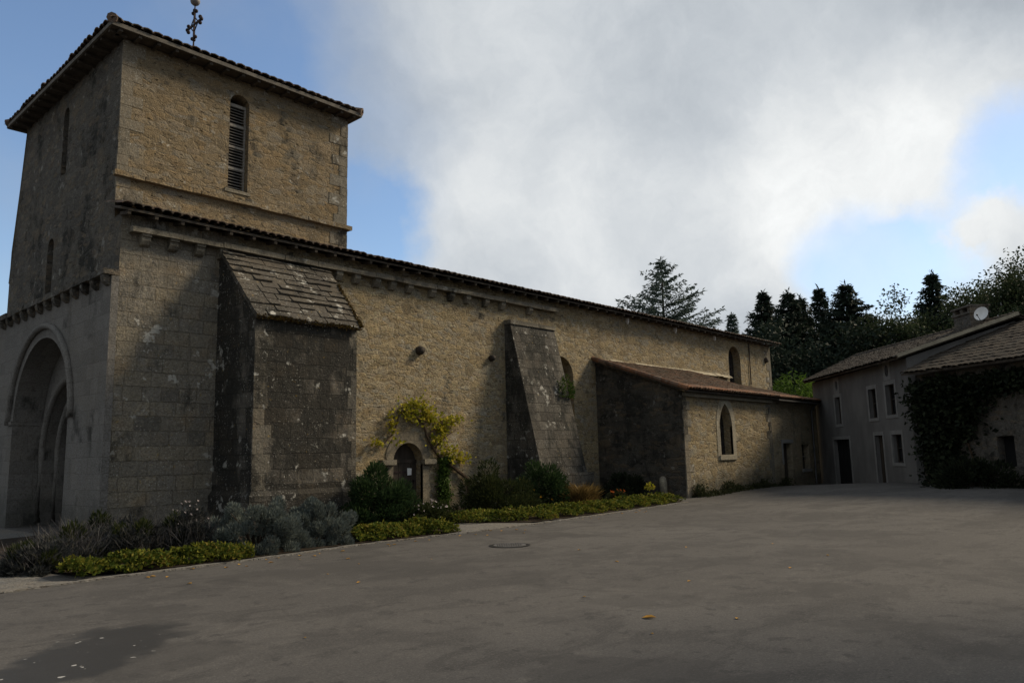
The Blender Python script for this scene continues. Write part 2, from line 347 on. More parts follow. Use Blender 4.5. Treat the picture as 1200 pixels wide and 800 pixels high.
def asphalt():
    mt, T = new_mat('worn_asphalt')
    P = T.n('ShaderNodeNewGeometry').outputs['Position']
    big = T.noise(P, 0.16, 5, 0.6)
    md = T.noise(T.vmath('MULTIPLY', P, (1, 1.0, 1)), 0.75, 6, 0.65, dist=0.6)
    fine = T.noise(P, 60, 3, 0.7)
    c = T.mix(T.step(big, 0.3, 0.72), (0.078, 0.073, 0.068), (0.115, 0.108, 0.100))
    c = T.mix(T.step(md, 0.50, 0.60, 0, 0.65), c, (0.058, 0.055, 0.052))
    c = T.mix(T.step(T.noise(T.vmath('MULTIPLY', P, (0.5, 1.3, 1)), 1.3, 5, 0.6, dist=1.0), 0.55, 0.61, 0, 0.6), c, (0.055, 0.052, 0.049))
    c = T.mix(T.step(T.noise(P, 2.6, 6, 0.7), 0.54, 0.70, 0, 0.5), c, (0.15, 0.137, 0.122))
    c = T.mix(T.step(T.noise(T.vmath('ADD', P, (5, 9, 2)), 3.7, 5, 0.62), 0.59, 0.64, 0, 0.65), c, (0.042, 0.040, 0.039))
    c = T.mix(T.step(T.noise(P, 13, 4, 0.7), 0.36, 0.66, 0.28, 0.0), c, (0.05, 0.047, 0.044))
    c = T.mix(T.step(fine, 0.42, 0.66, 0, 0.62), c, (0.045, 0.042, 0.039))
    c = T.mix(T.step(T.noise(P, 34, 5, 0.7), 0.50, 0.66, 0, 0.35), c, (0.17, 0.155, 0.14))
    c = T.mix(T.step(T.noise(P, 95, 2, 0.5), 0.66, 0.72, 0, 0.45), c, (0.24, 0.225, 0.21))
    pv = T.vmath('ADD', P, T.vmath('MULTIPLY', T.vmath('SUBTRACT', T.n('ShaderNodeTexNoise', {'Vector': P, 'Scale': 1.1, 'Detail': 6.0}).outputs['Color'], (.5, .5, .5)), (2.2, 2.2, 0)))
    c = T.mix(T.step(T.noise(pv, 0.45, 3, 0.5), 0.54, 0.60, 0.0, 0.5), c, (0.052, 0.049, 0.046))
    # a wet stain of its own shape in the foreground
    q = T.vmath('SUBTRACT', P, (2.75, 7.55, 0))
    q = T.vmath('ADD', q, T.vmath('MULTIPLY', T.vmath('SUBTRACT', T.n('ShaderNodeTexNoise', {'Vector': P, 'Scale': 2.2, 'Detail': 5.0}).outputs['Color'], (.5, .5, .5)), (0.9, 0.9, 0)))
    a = rad(41)
    e1 = T.math('DIVIDE', T.vmath('DOT_PRODUCT', q, (math.cos(a), math.sin(a), 0)), 1.25)
    e2 = T.math('DIVIDE', T.vmath('DOT_PRODUCT', q, (-math.sin(a), math.cos(a), 0)), 0.62)
    rr = T.math('ADD', T.math('MULTIPLY', e1, e1), T.math('MULTIPLY', e2, e2))
    wet = T.step(rr, 0.55, 1.15, 1.0, 0.0)
    c = T.mix(T.math('MULTIPLY', wet, 0.88), c, (0.03, 0.029, 0.028))
    c = T.mix(T.math('MULTIPLY', wet, T.step(T.noise(P, 10, 2, 0.4), 0.70, 0.74)), c, (0.38, 0.37, 0.35))
    # thin cracks
    cv = T.vmath('ADD', P, T.vmath('MULTIPLY', T.vmath('SUBTRACT', T.n('ShaderNodeTexNoise', {'Vector': P, 'Scale': 1.5, 'Detail': 5.0}).outputs['Color'], (.5, .5, .5)), (0.8, 0.8, 0)))
    cr = T.step(T.vor(cv, 0.34, 'DISTANCE_TO_EDGE', 'Distance'), 0.004, 0.014, 1.0, 0.0)
    cr = T.math('MULTIPLY', cr, T.step(T.noise(P, 0.3, 2), 0.5, 0.62))
    c = T.mix(T.math('MULTIPLY', cr, 0.22), c, (0.03, 0.028, 0.026))
    h = T.math('ADD', T.math('MULTIPLY', fine, 0.6), T.math('ADD', T.math('MULTIPLY', md, 0.6), T.math('MULTIPLY', cr, -0.1)))
    rough = T.math('SUBTRACT', 0.93, T.math('MULTIPLY', wet, 0.25))
    finish(T, c, rough, h, 0.35, 0.012, 0.2)
    return mt
M['asphalt'] = asphalt()

# ------------------------------------------------------------------ building helpers
class MB:
    def __init__(self):
        self.v, self.f = [], []
    def add(self, vs, fs):
        o = len(self.v)
        self.v += [tuple(p) for p in vs]
        self.f += [tuple(i+o for i in f) for f in fs]
        return self
    def quad(self, a, b, c, d):
        return self.add([a, b, c, d], [(0, 1, 2, 3)])
    def hexa(self, bot, top):
        """closed prism between two matching rings"""
        n = len(bot)
        fs = [tuple(range(n-1, -1, -1)), tuple(range(n, 2*n))]
        fs += [(i, (i+1) % n, n+(i+1) % n, n+i) for i in range(n)]
        return self.add(list(bot)+list(top), fs)
    def box(self, a, b, jit=0.0):
        (x0, y0, z0), (x1, y1, z1) = a, b
        j = lambda: random.uniform(-jit, jit) if jit else 0.0
        p = [(x+j(), y+j(), z+j()) for z in (z0, z1) for x, y in ((x0, y0), (x1, y0), (x1, y1), (x0, y1))]
        return self.hexa(p[:4], p[4:])
    def obox(self, c, ux, uy, hx, hy, z0, z1):
        c, ux, uy = Vector(c), Vector(ux), Vector(uy)
        b = [c+ux*sx*hx+uy*sy*hy for sx, sy in ((-1, -1), (1, -1), (1, 1), (-1, 1))]
        return self.hexa([(p.x, p.y, z0) for p in b], [(p.x, p.y, z1) for p in b])
    def bar(self, a, b, w, h, up=(0, 0, 1)):
        a, b = Vector(a), Vector(b)
        d = (b-a).normalized()
        s = d.cross(Vector(up))
        if s.length < 1e-4:
            s = d.cross(Vector((1, 0, 0)))
        s.normalize()
        t = s.cross(d)
        ring = lambda p: [p+s*sx*w/2+t*sy*h/2 for sx, sy in ((-1, -1), (1, -1), (1, 1), (-1, 1))]
        return self.hexa(ring(a), ring(b))
    def tube(self, pts, rads, n=7):
        pts = [Vector(p) for p in pts]
        rings = []
        for i, p in enumerate(pts):
            d = (pts[min(i+1, len(pts)-1)]-pts[max(i-1, 0)]).normalized()
            s = d.cross(Vector((0, 0, 1)))
            if s.length < 1e-3:
                s = d.cross(Vector((1, 0, 0)))
            s.normalize()
            t = s.cross(d)
            rings.append([p+(s*math.cos(2*math.pi*k/n)+t*math.sin(2*math.pi*k/n))*rads[i] for k in range(n)])
        vs = [q for r in rings for q in r]
        fs = []
        for i in range(len(pts)-1):
            for k in range(n):
                fs.append((i*n+k, i*n+(k+1) % n, (i+1)*n+(k+1) % n, (i+1)*n+k))
        fs += [tuple(range(n-1, -1, -1)), tuple(range((len(pts)-1)*n, len(pts)*n))]
        return self.add(vs, fs)
    def ball(self, c, r, n=12, k=8, sz=1.0):
        c = Vector(c)
        pts = [c+Vector((0, 0, -r*sz*0.999*math.cos(math.pi*i/k))) for i in range(k+1)]
        return self.tube(pts, [max(1e-3, r*math.sin(math.pi*i/k)) for i in range(k+1)], n)
    def panel(self, origin, U, outline, holes=(), inward=None, reveal=0.3):
        """flat wall face with openings; each opening gets jambs of the given depth"""
        origin, U = Vector(origin), Vector(U)
        to3 = lambda p: origin+U*p[0]+Vector((0, 0, p[1]))
        loops = [outline]+[list(h) for h in holes]
        tris = tessellate_polygon([[Vector((p[0], p[1], 0)) for p in l] for l in loops])
        self.add([to3(p) for l in loops for p in l], tris)
        if inward is not None:
            iv = Vector(inward)*reveal
            for h in holes:
                n = len(h)
                fr = [to3(p) for p in h]
                for i in range(n):
                    a, b = fr[i], fr[(i+1) % n]
                    self.quad(a, b, b+iv, a+iv)
        return self
    def build(self, name, mat, parent=None, smooth=False):
        me = bpy.data.meshes.new(name)
        me.from_pydata(self.v, [], self.f)
        me.materials.append(M[mat] if isinstance(mat, str) else mat)
        me.update()
        if smooth:
            me.polygons.foreach_set('use_smooth', [True]*len(me.polygons))
        return link(name, me, parent)
def link(name, me, parent=None):
    o = bpy.data.objects.new(name, me)
    COL.objects.link(o)
    if parent is not None:
        o.parent = parent
        if parent.type == 'EMPTY' or True:
            o.matrix_parent_inverse = chain(parent).inverted()
    return o
def chain(o):
    mm = Matrix.Translation(o.location) @ o.rotation_euler.to_matrix().to_4x4()
    if o.parent:
        return chain(o.parent) @ o.matrix_parent_inverse @ mm
    return mm
def thing(name, loc, label, cat, group=None):
    o = bpy.data.objects.new(name, None)
    o.empty_display_size = 0.3
    o.location = loc
    COL.objects.link(o)
    return tag(o, label, cat, group)
def tag(o, label, cat, group=None, kind=None):
    o['label'], o['category'] = label, cat
    if group:
        o['group'] = group
    if kind:
        o['kind'] = kind
    return o
def structure(o):
    o['kind'] = 'structure'
    return o

def arch(c, wid, z0, zs, kind='round', n=14):
    """opening outline: sill z0, spring zs"""
    r = wid/2
    pts = [(c-r, z0), (c+r, z0)]
    if kind == 'round':
        pts += [(c+r*math.cos(a), zs+r*math.sin(a)) for a in [math.pi*i/n for i in range(n+1)]]
    else:
        R = wid*1.02
        amax = math.acos((R-r)/R)
        k = n//2
        pts += [(c+r-R+R*math.cos(amax*i/k), zs+R*math.sin(amax*i/k)) for i in range(k+1)]
        pts += [(c-r+R-R*math.cos(amax*i/k), zs+R*math.sin(amax*i/k)) for i in range(k-1, -1, -1)]
    return pts
def rect(a, b, z0, z1):
    return [(a, z0), (b, z0), (b, z1), (a, z1)]

def roof_tiles(P00, P10, P01, P11, cw=0.21, course=0.34, hump=0.055, thick=0.02):
    """rows of half-round tiles on the patch eave P00-P10, ridge P01-P11"""
    P00, P10, P01, P11 = map(Vector, (P00, P10, P01, P11))
    nrm = (P10-P00).cross(P01-P00 if (P01-P00).length > .1 else P11-P00).normalized()
    if nrm.z < 0:
        nrm = -nrm
    nc = max(1, int(max((P10-P00).length, (P11-P01).length)/cw))
    nr = max(1, int(max((P01-P00).length, (P11-P10).length)/course))
    at = lambda s, t: (P00*(1-s)+P10*s)*(1-t)+(P01*(1-s)+P11*s)*t
    mb = MB()
    prof = [(-0.62, 0.0), (-0.42, 0.72), (0, 1.0), (0.42, 0.72), (0.62, 0.0)]
    for i in range(nc):
        for j in range(nr):
            js, jt, jh = random.uniform(-.06, .06), random.uniform(-.10, .10), random.uniform(-.008, .008)
            t0, t1 = max(0, (j+jt-0.06)/nr) if j else -0.02*random.random(), min(1, (j+1+0.08)/nr)
            vs = []
            for t, lift in ((t0, thick), (t1, 0.0)):
                for a, h in prof:
                    vs.append(at((i+0.5+a+js)/nc, t)+nrm*(h*hump+lift+jh))
            lo = [at((i+0.5+a*0.82+js)/nc, t0)+nrm*(h*hump*0.74+thick+jh-0.004) for a, h in prof]
            vs += lo
            fs = [(k, k+1, 6+k, 5+k) for k in range(4)]+[(k, 10+k, 11+k, k+1) for k in range(4)]
            mb.add(vs, fs)
            # the channel between two rows
            if j == 0 or True:
                s0, s1 = (i+0.5+0.3)/nc, (i+0.5+0.7)/nc
                mb.quad(at(s0, t0)+nrm*0.012, at(s1, t0)+nrm*0.012, at(s1, t1)+nrm*0.004, at(s0, t1)+nrm*0.004)
    return mb

def leaf_object(name, pts, dirs, length, width, mat, parent=None, fold=0.25, lvar=0.4):
    """many small leaf faces: base point, direction"""
    n = len(pts)
    pts = np.asarray(pts, float)
    dirs = np.asarray(dirs, float)
    dirs /= np.linalg.norm(dirs, axis=1)[:, None]+1e-9
    rnd = rng.normal(size=(n, 3))
    side = np.cross(dirs, rnd)
    side /= np.linalg.norm(side, axis=1)[:, None]+1e-9
    up = np.cross(side, dirs)
    Ln = (length*(1+lvar*rng.uniform(-1, 1, n)))[:, None]
    Wd = (width*(1+lvar*rng.uniform(-1, 1, n)))[:, None]
    v = np.empty((n, 4, 3))
    v[:, 0] = pts
    v[:, 1] = pts+dirs*Ln*0.45+side*Wd*0.5+up*Wd*fold
    v[:, 2] = pts+dirs*Ln
    v[:, 3] = pts+dirs*Ln*0.45-side*Wd*0.5+up*Wd*fold
    me = bpy.data.meshes.new(name)
    me.vertices.add(4*n)
    me.vertices.foreach_set('co', v.reshape(-1))
    me.loops.add(4*n)
    me.loops.foreach_set('vertex_index', np.arange(4*n))
    me.polygons.add(n)
    me.polygons.foreach_set('loop_start', np.arange(n)*4)
    me.polygons.foreach_set('loop_total', np.full(n, 4))
    me.materials.append(M[mat])
    me.update(calc_edges=True)
    return link(name, me, parent)
def unit(n):
    q = rng.normal(size=(n, 3))
    return q/np.linalg.norm(q, axis=1)[:, None]

# ------------------------------------------------------------------ ground
def gz(x, y):
    p = Vector((x, y, 0))
    d, l = p.dot(FW), p.dot(RT)
    a = min(1, max(0, (l-6)/7.5))
    b = min(1, max(0, (36.5-d)/7.0))*min(1, max(0, (d-12)/8))
    return 0.34*a*a*(3-2*a)*b
xs = [-600, -200, -80, -30]+list(np.arange(-12, 60.1, 1.5))+[80, 140, 300, 900]
ys = [-600, -200, -80, -40]+list(np.arange(-24, 40.1, 1.5))+[60, 120, 300, 900]
gm = MB()
gm.add([(x, y, gz(x, y)) for y in ys for x in xs],
       [(j*len(xs)+i, j*len(xs)+i+1, (j+1)*len(xs)+i+1, (j+1)*len(xs)+i) for j in range(len(ys)-1) for i in range(len(xs)-1)])
structure(gm.build('ground', 'asphalt', smooth=True))

def sheet(name, loop, z, mat, mound=0.0):
    mb = MB()
    tris = tessellate_polygon([[Vector((p[0], p[1], 0)) for p in loop]])
    mb.add([(p[0], p[1], z) for p in loop], tris)
    return structure(mb.build(name, mat))
BED_A = [(4.3, 12.75), (5.2, 12.3), (6.9, 12.32), (9.2, 12.58), (11.9, 12.46), (12.05, 13.2), (13.0, 16.0), (14.3, 18.25), (12.5, 18.25), (12.4, 16.3),
         (9.2, 16.3), (9.2, 18.25), (6.8, 18.25), (6.5, 18.2), (6.3, 21.0), (4.9, 20.6), (4.0, 15.0)]
BED_B = [(13.3, 14.6), (14.4, 12.75), (14.9, 12.62), (18.5, 12.9), (22.9, 13.43), (23.4, 13.9), (24.85, 14.7), (24.85, 18.25), (16.3, 18.25), (15.4, 17.4)]
sheet('soil', BED_A, 0.03, 'soil')
sheet('soil', BED_B, 0.03, 'soil')
sheet('path', [(11.9, 12.3), (14.5, 12.5), (14.4, 12.72), (13.32, 14.6), (15.4, 17.4), (16.25, 18.25), (14.35, 18.25), (13.05, 16.0), (12.1, 13.2)], 0.012, 'kerb')
def kerb_run(pts, h):
    mb = MB()
    for a, b in zip(pts[:-1], pts[1:]):
        a, b = Vector((*a, 0)), Vector((*b, 0))
        d = (b-a).normalized()
        s = Vector((-d.y, d.x, 0))
        t, Ln = 0.0, (b-a).length
        while t < Ln-0.05:
            l = min(random.uniform(0.16, 0.34), Ln-t)
            c = a+d*(t+l/2)+s*random.uniform(-.006, .006)
            mb.obox((c.x, c.y, 0), d, s, l/2-0.003, random.uniform(0.055, 0.075), -0.05, h+random.uniform(-.005, .005))
            t += l
    return mb
structure(kerb_run([(2.2, 11.85), (3.16, 12.03), (4.35, 12.16), (6.9, 12.22), (9.2, 12.48), (11.9, 12.36), (14.6, 12.48), (18.5, 12.8), (23.0, 13.35)], 0.022).build('kerb', 'kerb'))
structure(sheet('path', [(-2, 10.9), (3.1, 11.95), (4.3, 12.1), (3.9, 12.5), (4.0, 15.0), (4.9, 20.6), (6.4, 21), (6.4, 27), (-2, 27)], 0.008, 'kerb'))

# ------------------------------------------------------------------ church
CH = thing('church', (15, 18.3, 0), 'long stone church with a square tower, tiled roofs and two stone buttresses', 'church')
XW, YS, YN = 6.7, 18.3, 26.95
XE = 41.4
# nave south wall: ashlar end bay, then rubble with its openings
MB().panel((0, YS, 0), (1, 0, 0), [(XW, -0.2), (9.6, -0.2), (9.6, 7.42), (XW, 7.42)]).build('nave_end_wall', 'nave_ashlar', CH)
mb = MB()
door_h = arch(15.25, 1.16, -0.2, 1.52)
win_h = arch(37.08, 1.3, 4.6, 6.35)
blind_h = arch(22.75, 1.5, 2.2, 4.6)
mb.panel((0, YS, 0), (1, 0, 0), [(9.6, -0.2), (XE, -0.2), (XE, 7.42), (9.6, 7.42)], [door_h, win_h, blind_h], (0, 1, 0), 0.42)
mb.quad((XE, YS, -0.2), (XE, YN, -0.2), (XE, YN, 7.42), (XE, YS, 7.42))
mb.add([(XE, YS, 7.42), (XE, YN, 7.42), (XE, (YS+YN)/2, 8.75)], [(0, 1, 2)])
mb.quad((XW, YN, -0.2), (XE, YN, -0.2), (XE, YN, 7.42), (XW, YN, 7.42))
mb.build('nave_wall', 'rubble', CH)
# west front: upper rubble with the tower, lower ashlar proud of it
OUT = [(18.3, 5.9), (26.95, 5.9), (26.95, 7.2), (26.95, 8.2), (26.15, 11.95), (18.75, 11.95), (18.75, 7.42), (18.3, 7.42)]
slit1 = arch(22.62, 0.42, 9.5, 11.25, n=8)
slit2 = arch(23.25, 0.5, 6.3, 7.6, n=8)
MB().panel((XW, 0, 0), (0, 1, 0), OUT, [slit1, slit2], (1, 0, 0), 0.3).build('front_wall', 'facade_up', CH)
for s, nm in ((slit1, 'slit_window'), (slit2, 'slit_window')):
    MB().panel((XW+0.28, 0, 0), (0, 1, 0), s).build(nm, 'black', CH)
mb = MB()
PC = 22.78
port = arch(PC, 4.4, -0.2, 2.8, n=28)
mb.panel((XW-0.16, 0, 0), (0, 1, 0), rect(18.26, 27.0, -0.2, 5.9), [port], (1, 0, 0), 0.75)
mb.quad((XW-0.16, 18.26, -0.2), (XW, 18.26, -0.2), (XW, 18.26, 5.9), (XW-0.16, 18.26, 5.9))
mb.quad((XW-0.16, 27.0, -0.2), (XW, 27.0, -0.2), (XW, 27.0, 5.9), (XW-0.16, 27.0, 5.9))
mb.build('portal_wall', 'facade_low', CH)
# stepped orders of the portal, each a ring set further in
def order(x, r_in, depth, zs):
    q = MB()
    q.panel((x, 0, 0), (0, 1, 0), arch(PC, 5.0, -0.2, 2.9, n=28), [arch(PC, 2*r_in, -0.19, zs, n=28)], (1, 0, 0), depth)
    return q
order(XW+0.60, 2.02, 0.32, 1.92).build('portal_order', 'facade_low', CH)
order(XW+0.90, 1.68, 0.45, 1.92).build('portal_order', 'facade_low', CH)
def arc_tube(x, c, r, zs, rad_, foot=None, n=26):
    q = MB()
    pts = [(x, c+r*math.cos(math.pi*i/n), zs+r*math.sin(math.pi*i/n)) for i in range(n+1)]
    if foot is not None:
        pts = [(x, c+r, foot)]+pts+[(x, c-r, foot)]
    return q.tube(pts, [rad_]*len(pts), 8)
arc_tube(XW-0.20, PC, 2.50, 2.8, 0.085).build('hood_mould', 'facade_low', CH, True)
arc_tube(XW+0.60, PC, 2.10, 1.92, 0.10, 0.1).build('archivolt', 'facade_low', CH, True)
arc_tube(XW+0.90, PC, 1.76, 1.92, 0.09, 0.1).build('archivolt', 'facade_low', CH, True)
for yy, s in ((PC+2.2, 1), (PC-2.2, -1)):
    q = MB()
    q.box((XW-0.20, yy-0.02 if s > 0 else yy-0.30, 2.80), (XW+0.59, yy+0.30 if s > 0 else yy+0.02, 2.90), 0.006)
    q.build('impost', 'facade_low', CH)
q = MB()
for k in range(6):
    q.box((XW+1.33+0.012*(k % 2), 20.9+k*0.64, -0.1), (XW+1.58, 20.9+k*0.64+0.63, 4.2))
q.build('portal_door', 'wood_dark', CH)
# string course on corbels across the front
q = MB()
y = 18.27
while y < 27.1:
    l = random.uniform(0.6, 1.0)
    q.box((XW-0.34, y, 5.92), (XW+0.02, min(y+l-0.012, 27.2), 6.06), 0.012)
    y += l
q.build('string_course', 'facade_up', CH)
fc = None
for k in range(13):
    yy = 18.42+k*0.66
    if fc is None:
        b = MB()
        prof = [(0, 0), (-0.15, 0), (-0.15, -0.08), (-0.12, -0.16), (-0.05, -0.22), (0, -0.24)]
        b.hexa([(XW-0.17+px, yy-0.09, 5.92+pz) for px, pz in prof], [(XW-0.17+px, yy+0.09, 5.92+pz) for px, pz in prof])
        fc = b.build('corbel', 'facade_up', CH)
    else:
        c = fc.copy()
        COL.objects.link(c)
        c.location.y += k*0.66
# tower south and other faces
mb = MB()
louv = arch(9.76, 0.56, 8.82, 11.25, n=12)
TX0, TX1, TYS = 6.68, 13.27, 18.75
mb.panel((0, TYS, 0), (1, 0, 0), rect(TX0+.02, TX1, 7.2, 11.95), [louv], (0, 1, 0), 0.45)
mb.quad((TX1, TYS, 7.2), (TX1, 26.95, 7.2), (TX1, 26.15, 11.95), (TX1, TYS, 11.95))
mb.quad((TX0, 26.95, 7.2), (TX1, 26.95, 7.2), (TX1, 26.15, 11.95), (TX0, 26.15, 11.95))
mb.build('tower_wall', 'tower', CH)
# quoins
def quoins(x, y, z0, z1, sx, sy, mat, hrow=0.31, lo=0.28, hi=0.55, pr=0.012, yk=1.0):
    q = MB()
    z, k = z0, 0
    while z < z1-0.1:
        h = min(random.uniform(hrow*0.8, hrow*1.25), z1-z)
        a, b = (hi, lo) if k % 2 else (lo, hi)
        a *= random.uniform(.8, 1.15)
        b *= random.uniform(.8, 1.15)*yk
        x0, x1 = sorted((x-sx*pr*random.uniform(.6, 1.4), x+sx*a))
        y0, y1 = sorted((y-sy*pr*random.uniform(.6, 1.4), y+sy*b))
        q.box((x0, y0, z+0.006), (x1, y1, z+h-0.006), 0.004)
        z += h
        k += 1
    return q
M['quoin'] = stone('quoin_stone', [(0.15, 0.14, 0.115), (0.20, 0.182, 0.145), (0.235, 0.20, 0.145), (0.26, 0.24, 0.2)], (0.2, 0.18, 0.14), 'ashlar', 1.0, 0.8, 0.40, brick=(2.3, 1.7), bump=0.5)
quoins(TX0+0.02, TYS, 7.6, 11.94, 1, 1, 'quoin', yk=.1).build('quoins', 'quoin', CH)
quoins(TX1, TYS, 7.6, 11.94, -1, 1, 'quoin').build('quoins', 'quoin', CH)
quoins(XE, YS, 3.9, 7.4, -1, 1, 'quoin', lo=0.3, hi=0.6).build('quoins', 'quoin', CH)
# string course round the tower
q = MB()
x = TX0-0.06
while x < TX1+0.05:
    l = random.uniform(0.6, 1.1)
    q.box((x, TYS-0.13, 8.44), (min(x+l-0.01, TX1+0.12), TYS+0.03, 8.56), 0.012)
    x += l
q.box((TX1-0.02, TYS+0.04, 8.44), (TX1+0.12, 26.9, 8.56))
q.build('tower_string_course', 'tower', CH)
# louvre window
q = MB()
yy = TYS+0.18
for xx in (9.50, 9.99):
    q.box((xx, yy, 8.84), (xx+0.045, yy+0.07, 11.25))
q.box((9.47, yy, 8.84), (10.05, yy+0.07, 8.90))
for k in (1, 2, 3):
    q.box((9.47, yy-0.004, 8.84+k*0.61), (10.05, yy+0.075, 8.84+k*0.61+0.06))
q.box((9.47, yy-0.004, 11.24), (10.05, yy+0.075, 11.32))
lw = q.build('louvre_window', 'wood_grey', CH)
q = MB()
z = 8.93
while z < 11.24:
    q.add([(9.52, yy+0.0, z), (10.02, yy+0.0, z), (10.02, yy+0.07, z+0.05), (9.52, yy+0.07, z+0.05),
           (9.52, yy+0.0, z+0.012), (10.02, yy+0.0, z+0.012), (10.02, yy+0.07, z+0.062), (9.52, yy+0.07, z+0.062)],
          [(0, 1, 2, 3), (7, 6, 5, 4), (0, 4, 5, 1), (2, 6, 7, 3)])
    z += 0.082
q.build('slats', 'wood_slat', lw)
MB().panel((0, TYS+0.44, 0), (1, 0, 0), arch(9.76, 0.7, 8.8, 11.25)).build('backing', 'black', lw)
q = MB()
q.box((9.40, TYS-0.03, 8.74), (10.12, TYS+0.3, 8.83), 0.01)
q.build('window_sill', 'dressed', CH)
# tower roof
ov, ze = 0.42, 11.95
A = [(TX0-ov, TYS-ov, ze+.02), (TX1+ov*.5, TYS-ov, ze+.02), (TX1+ov*.5, 26.15+ov, ze+.02), (TX0-ov, 26.15+ov, ze+.02)]
AP = Vector((10.1, 22.5, 13.35))
q = MB()
q.hexa([(p[0], p[1], ze+0.02) for p in A], [(p[0], p[1], ze+0.07) for p in A])
for (a, b) in ((0, 1), (1, 2), (2, 3), (3, 0)):
    q.add([(*A[a][:2], ze+.1), (*A[b][:2], ze+.1), AP], [(0, 1, 2)])
tr = q.build('tower_roof', 'soffit', CH)
q = MB()
for (a, b) in ((0, 1), (1, 2), (2, 3), (3, 0)):
    q.bar((*A[a][:2], ze+0.06), (*A[b][:2], ze+0.06), 0.05, 0.10)
q.build('fascia', 'fascia', tr)
for k in range(16):
    t = (k+0.5)/16
    x = A[0][0]+(A[1][0]-A[0][0])*t
    MB().bar((x, A[0][1]+0.03, ze-0.02), (x, TYS+0.02, ze-0.02), 0.08, 0.08).build('rafter_end', 'soffit', tr)
    y = A[0][1]+(A[3][1]-A[0][1])*t
    MB().bar((A[0][0]+0.03, y, ze-0.02), (TX0+0.02, y, ze-0.02), 0.08, 0.08).build('rafter_end', 'soffit', tr)
for (a, b) in ((0, 1), (3, 0), (1, 2), (2, 3)):
    lift = Vector((0, 0, 0.13))
    roof_tiles(Vector(A[a])+lift, Vector(A[b])+lift, AP, AP+Vector((0.001, 0.001, 0)), 0.24, 0.36, 0.075).build('roof_tiles', 'tile', tr)
q = MB()
for k in (0, 1, 2, 3):
    p = Vector(A[k])+Vector((0, 0, 0.16))
    d = (AP+Vector((0, 0, .1))-p)
    for i in range(11):
        q.tube([p+d*(i/11)-d.normalized()*0.03, p+d*((i+1)/11)], [0.13, 0.10], 8)
q.build('hip_tiles', 'tile', tr)
# iron cross with its ball on the tower roof
q = MB()
cx, cy = 10.12, 22.55
q.tube([(cx, cy, 13.2), (cx, cy, 16.05)], [0.032, 0.02], 6)
zc = 15.36
q.bar((cx, cy, 14.85), (cx, cy, 15.85), 0.055, 0.05, (1, 0, 0))
q.bar((cx, cy-0.40, zc), (cx, cy+0.40, zc), 0.045, 0.05)
for py, pz in ((-0.40, 0), (0.40, 0), (0, 0.42), (0, -0.45)):
    horizontal = py != 0
    for s in (-1, 1):
        oy, oz = (0.0, s*0.10) if horizontal else (s*0.10, 0.0)
        q.ball((cx, cy+py+oy, zc+pz+oz), 0.062, 8, 6)
    q.ball((cx, cy+py*1.18, zc+pz*1.14), 0.065, 8, 6)
for sy in (-1, 1):
    for sz in (-1, 1):
        q.bar((cx, cy+sy*0.04, zc+sz*0.22), (cx, cy+sy*0.22, zc+sz*0.04), 0.025, 0.03)
cr = q.build('roof_cross', 'iron', CH)
q = MB()
q.ball((cx, cy, 16.16), 0.15, 16, 10)
q.build('ball', 'ball', cr, True)

# nave eaves: cornice on corbels, roof, tiles
q = MB()
x = 6.86
while x < 22.4:
    l = random.uniform(0.75, 1.25)
    e = min(x+l-0.012, 22.42)
    if not (x > 9.3 and e < 12.4) or True:
        q.box((x, YS-0.25-random.uniform(0, .02), 6.97), (e, YS+0.02, 7.10), 0.012)
    x += l
q.build('cornice', 'corbel', CH)
cb = None
for i, x in enumerate([7.21, 7.87, 8.53, 9.12, 12.62, 13.24, 13.98, 14.57, 15.24, 16.19, 17.01, 17.75, 18.64, 19.46, 20.91]):
    if cb is None or i % 4 == 3:
        b = MB()
        wv = random.uniform(0.085, 0.11)
        prof = [(0, 0), (-0.22, 0), (-0.22, -0.06), (-0.17, -0.075), (-0.175, -0.15), (-0.12, -0.24), (-0.03, -0.28), (0, -0.28)]
        if i % 4 == 3:
            prof = [(0, 0), (-0.2, 0), (-0.2, -0.11), (-0.11, -0.25), (0, -0.27)]
        b.hexa([(x-wv, YS+py, 6.97+pz) for py, pz in prof], [(x+wv, YS+py, 6.97+pz) for py, pz in prof])
        cb = b.build('corbel', 'corbel', CH)
        x_at = x
    else:
        c = cb.copy()
        COL.objects.link(c)
        c.location.x += x-x_at
YR = (YS+YN)/2
PIT = math.tan(rad(16.8))
def zr(y):
    return 7.47+(y-(YS-0.46))*PIT
q = MB()
for xa, xb, yt in ((6.5, 13.3, TYS), (13.3, XE+0.2, YR)):
    q.hexa([(xa, YS-0.46, 7.37), (xb, YS-0.46, 7.37), (xb, yt, zr(yt)-0.1), (xa, yt, zr(yt)-0.1)],
           [(xa, YS-0.46, 7.43), (xb, YS-0.46, 7.43), (xb, yt, zr(yt)-0.04), (xa, yt, zr(yt)-0.04)])
for xa, xb, yt, zt in ((6.75, 13.3, 26.5, 7.42), (13.3, XE+0.2, YR+.01, zr(YR)-.04)):
    yo = YN+(0.05 if xa < 10 else 0.5)
    q.hexa([(xa, yo, 7.1), (xb, yo, 7.1), (xb, yt, zt-.06), (xa, yt, zt-.06)],
           [(xa, yo, 7.16), (xb, yo, 7.16), (xb, yt, zt), (xa, yt, zt)])
nr_ = q.build('nave_roof', 'soffit', CH)
roof_tiles((6.5, YS-0.52, 7.46), (13.3, YS-0.52, 7.46), (6.5, TYS, zr(TYS)), (13.3, TYS, zr(TYS)), 0.22, 0.36, 0.075, 0.03).build('roof_tiles', 'tile', nr_)
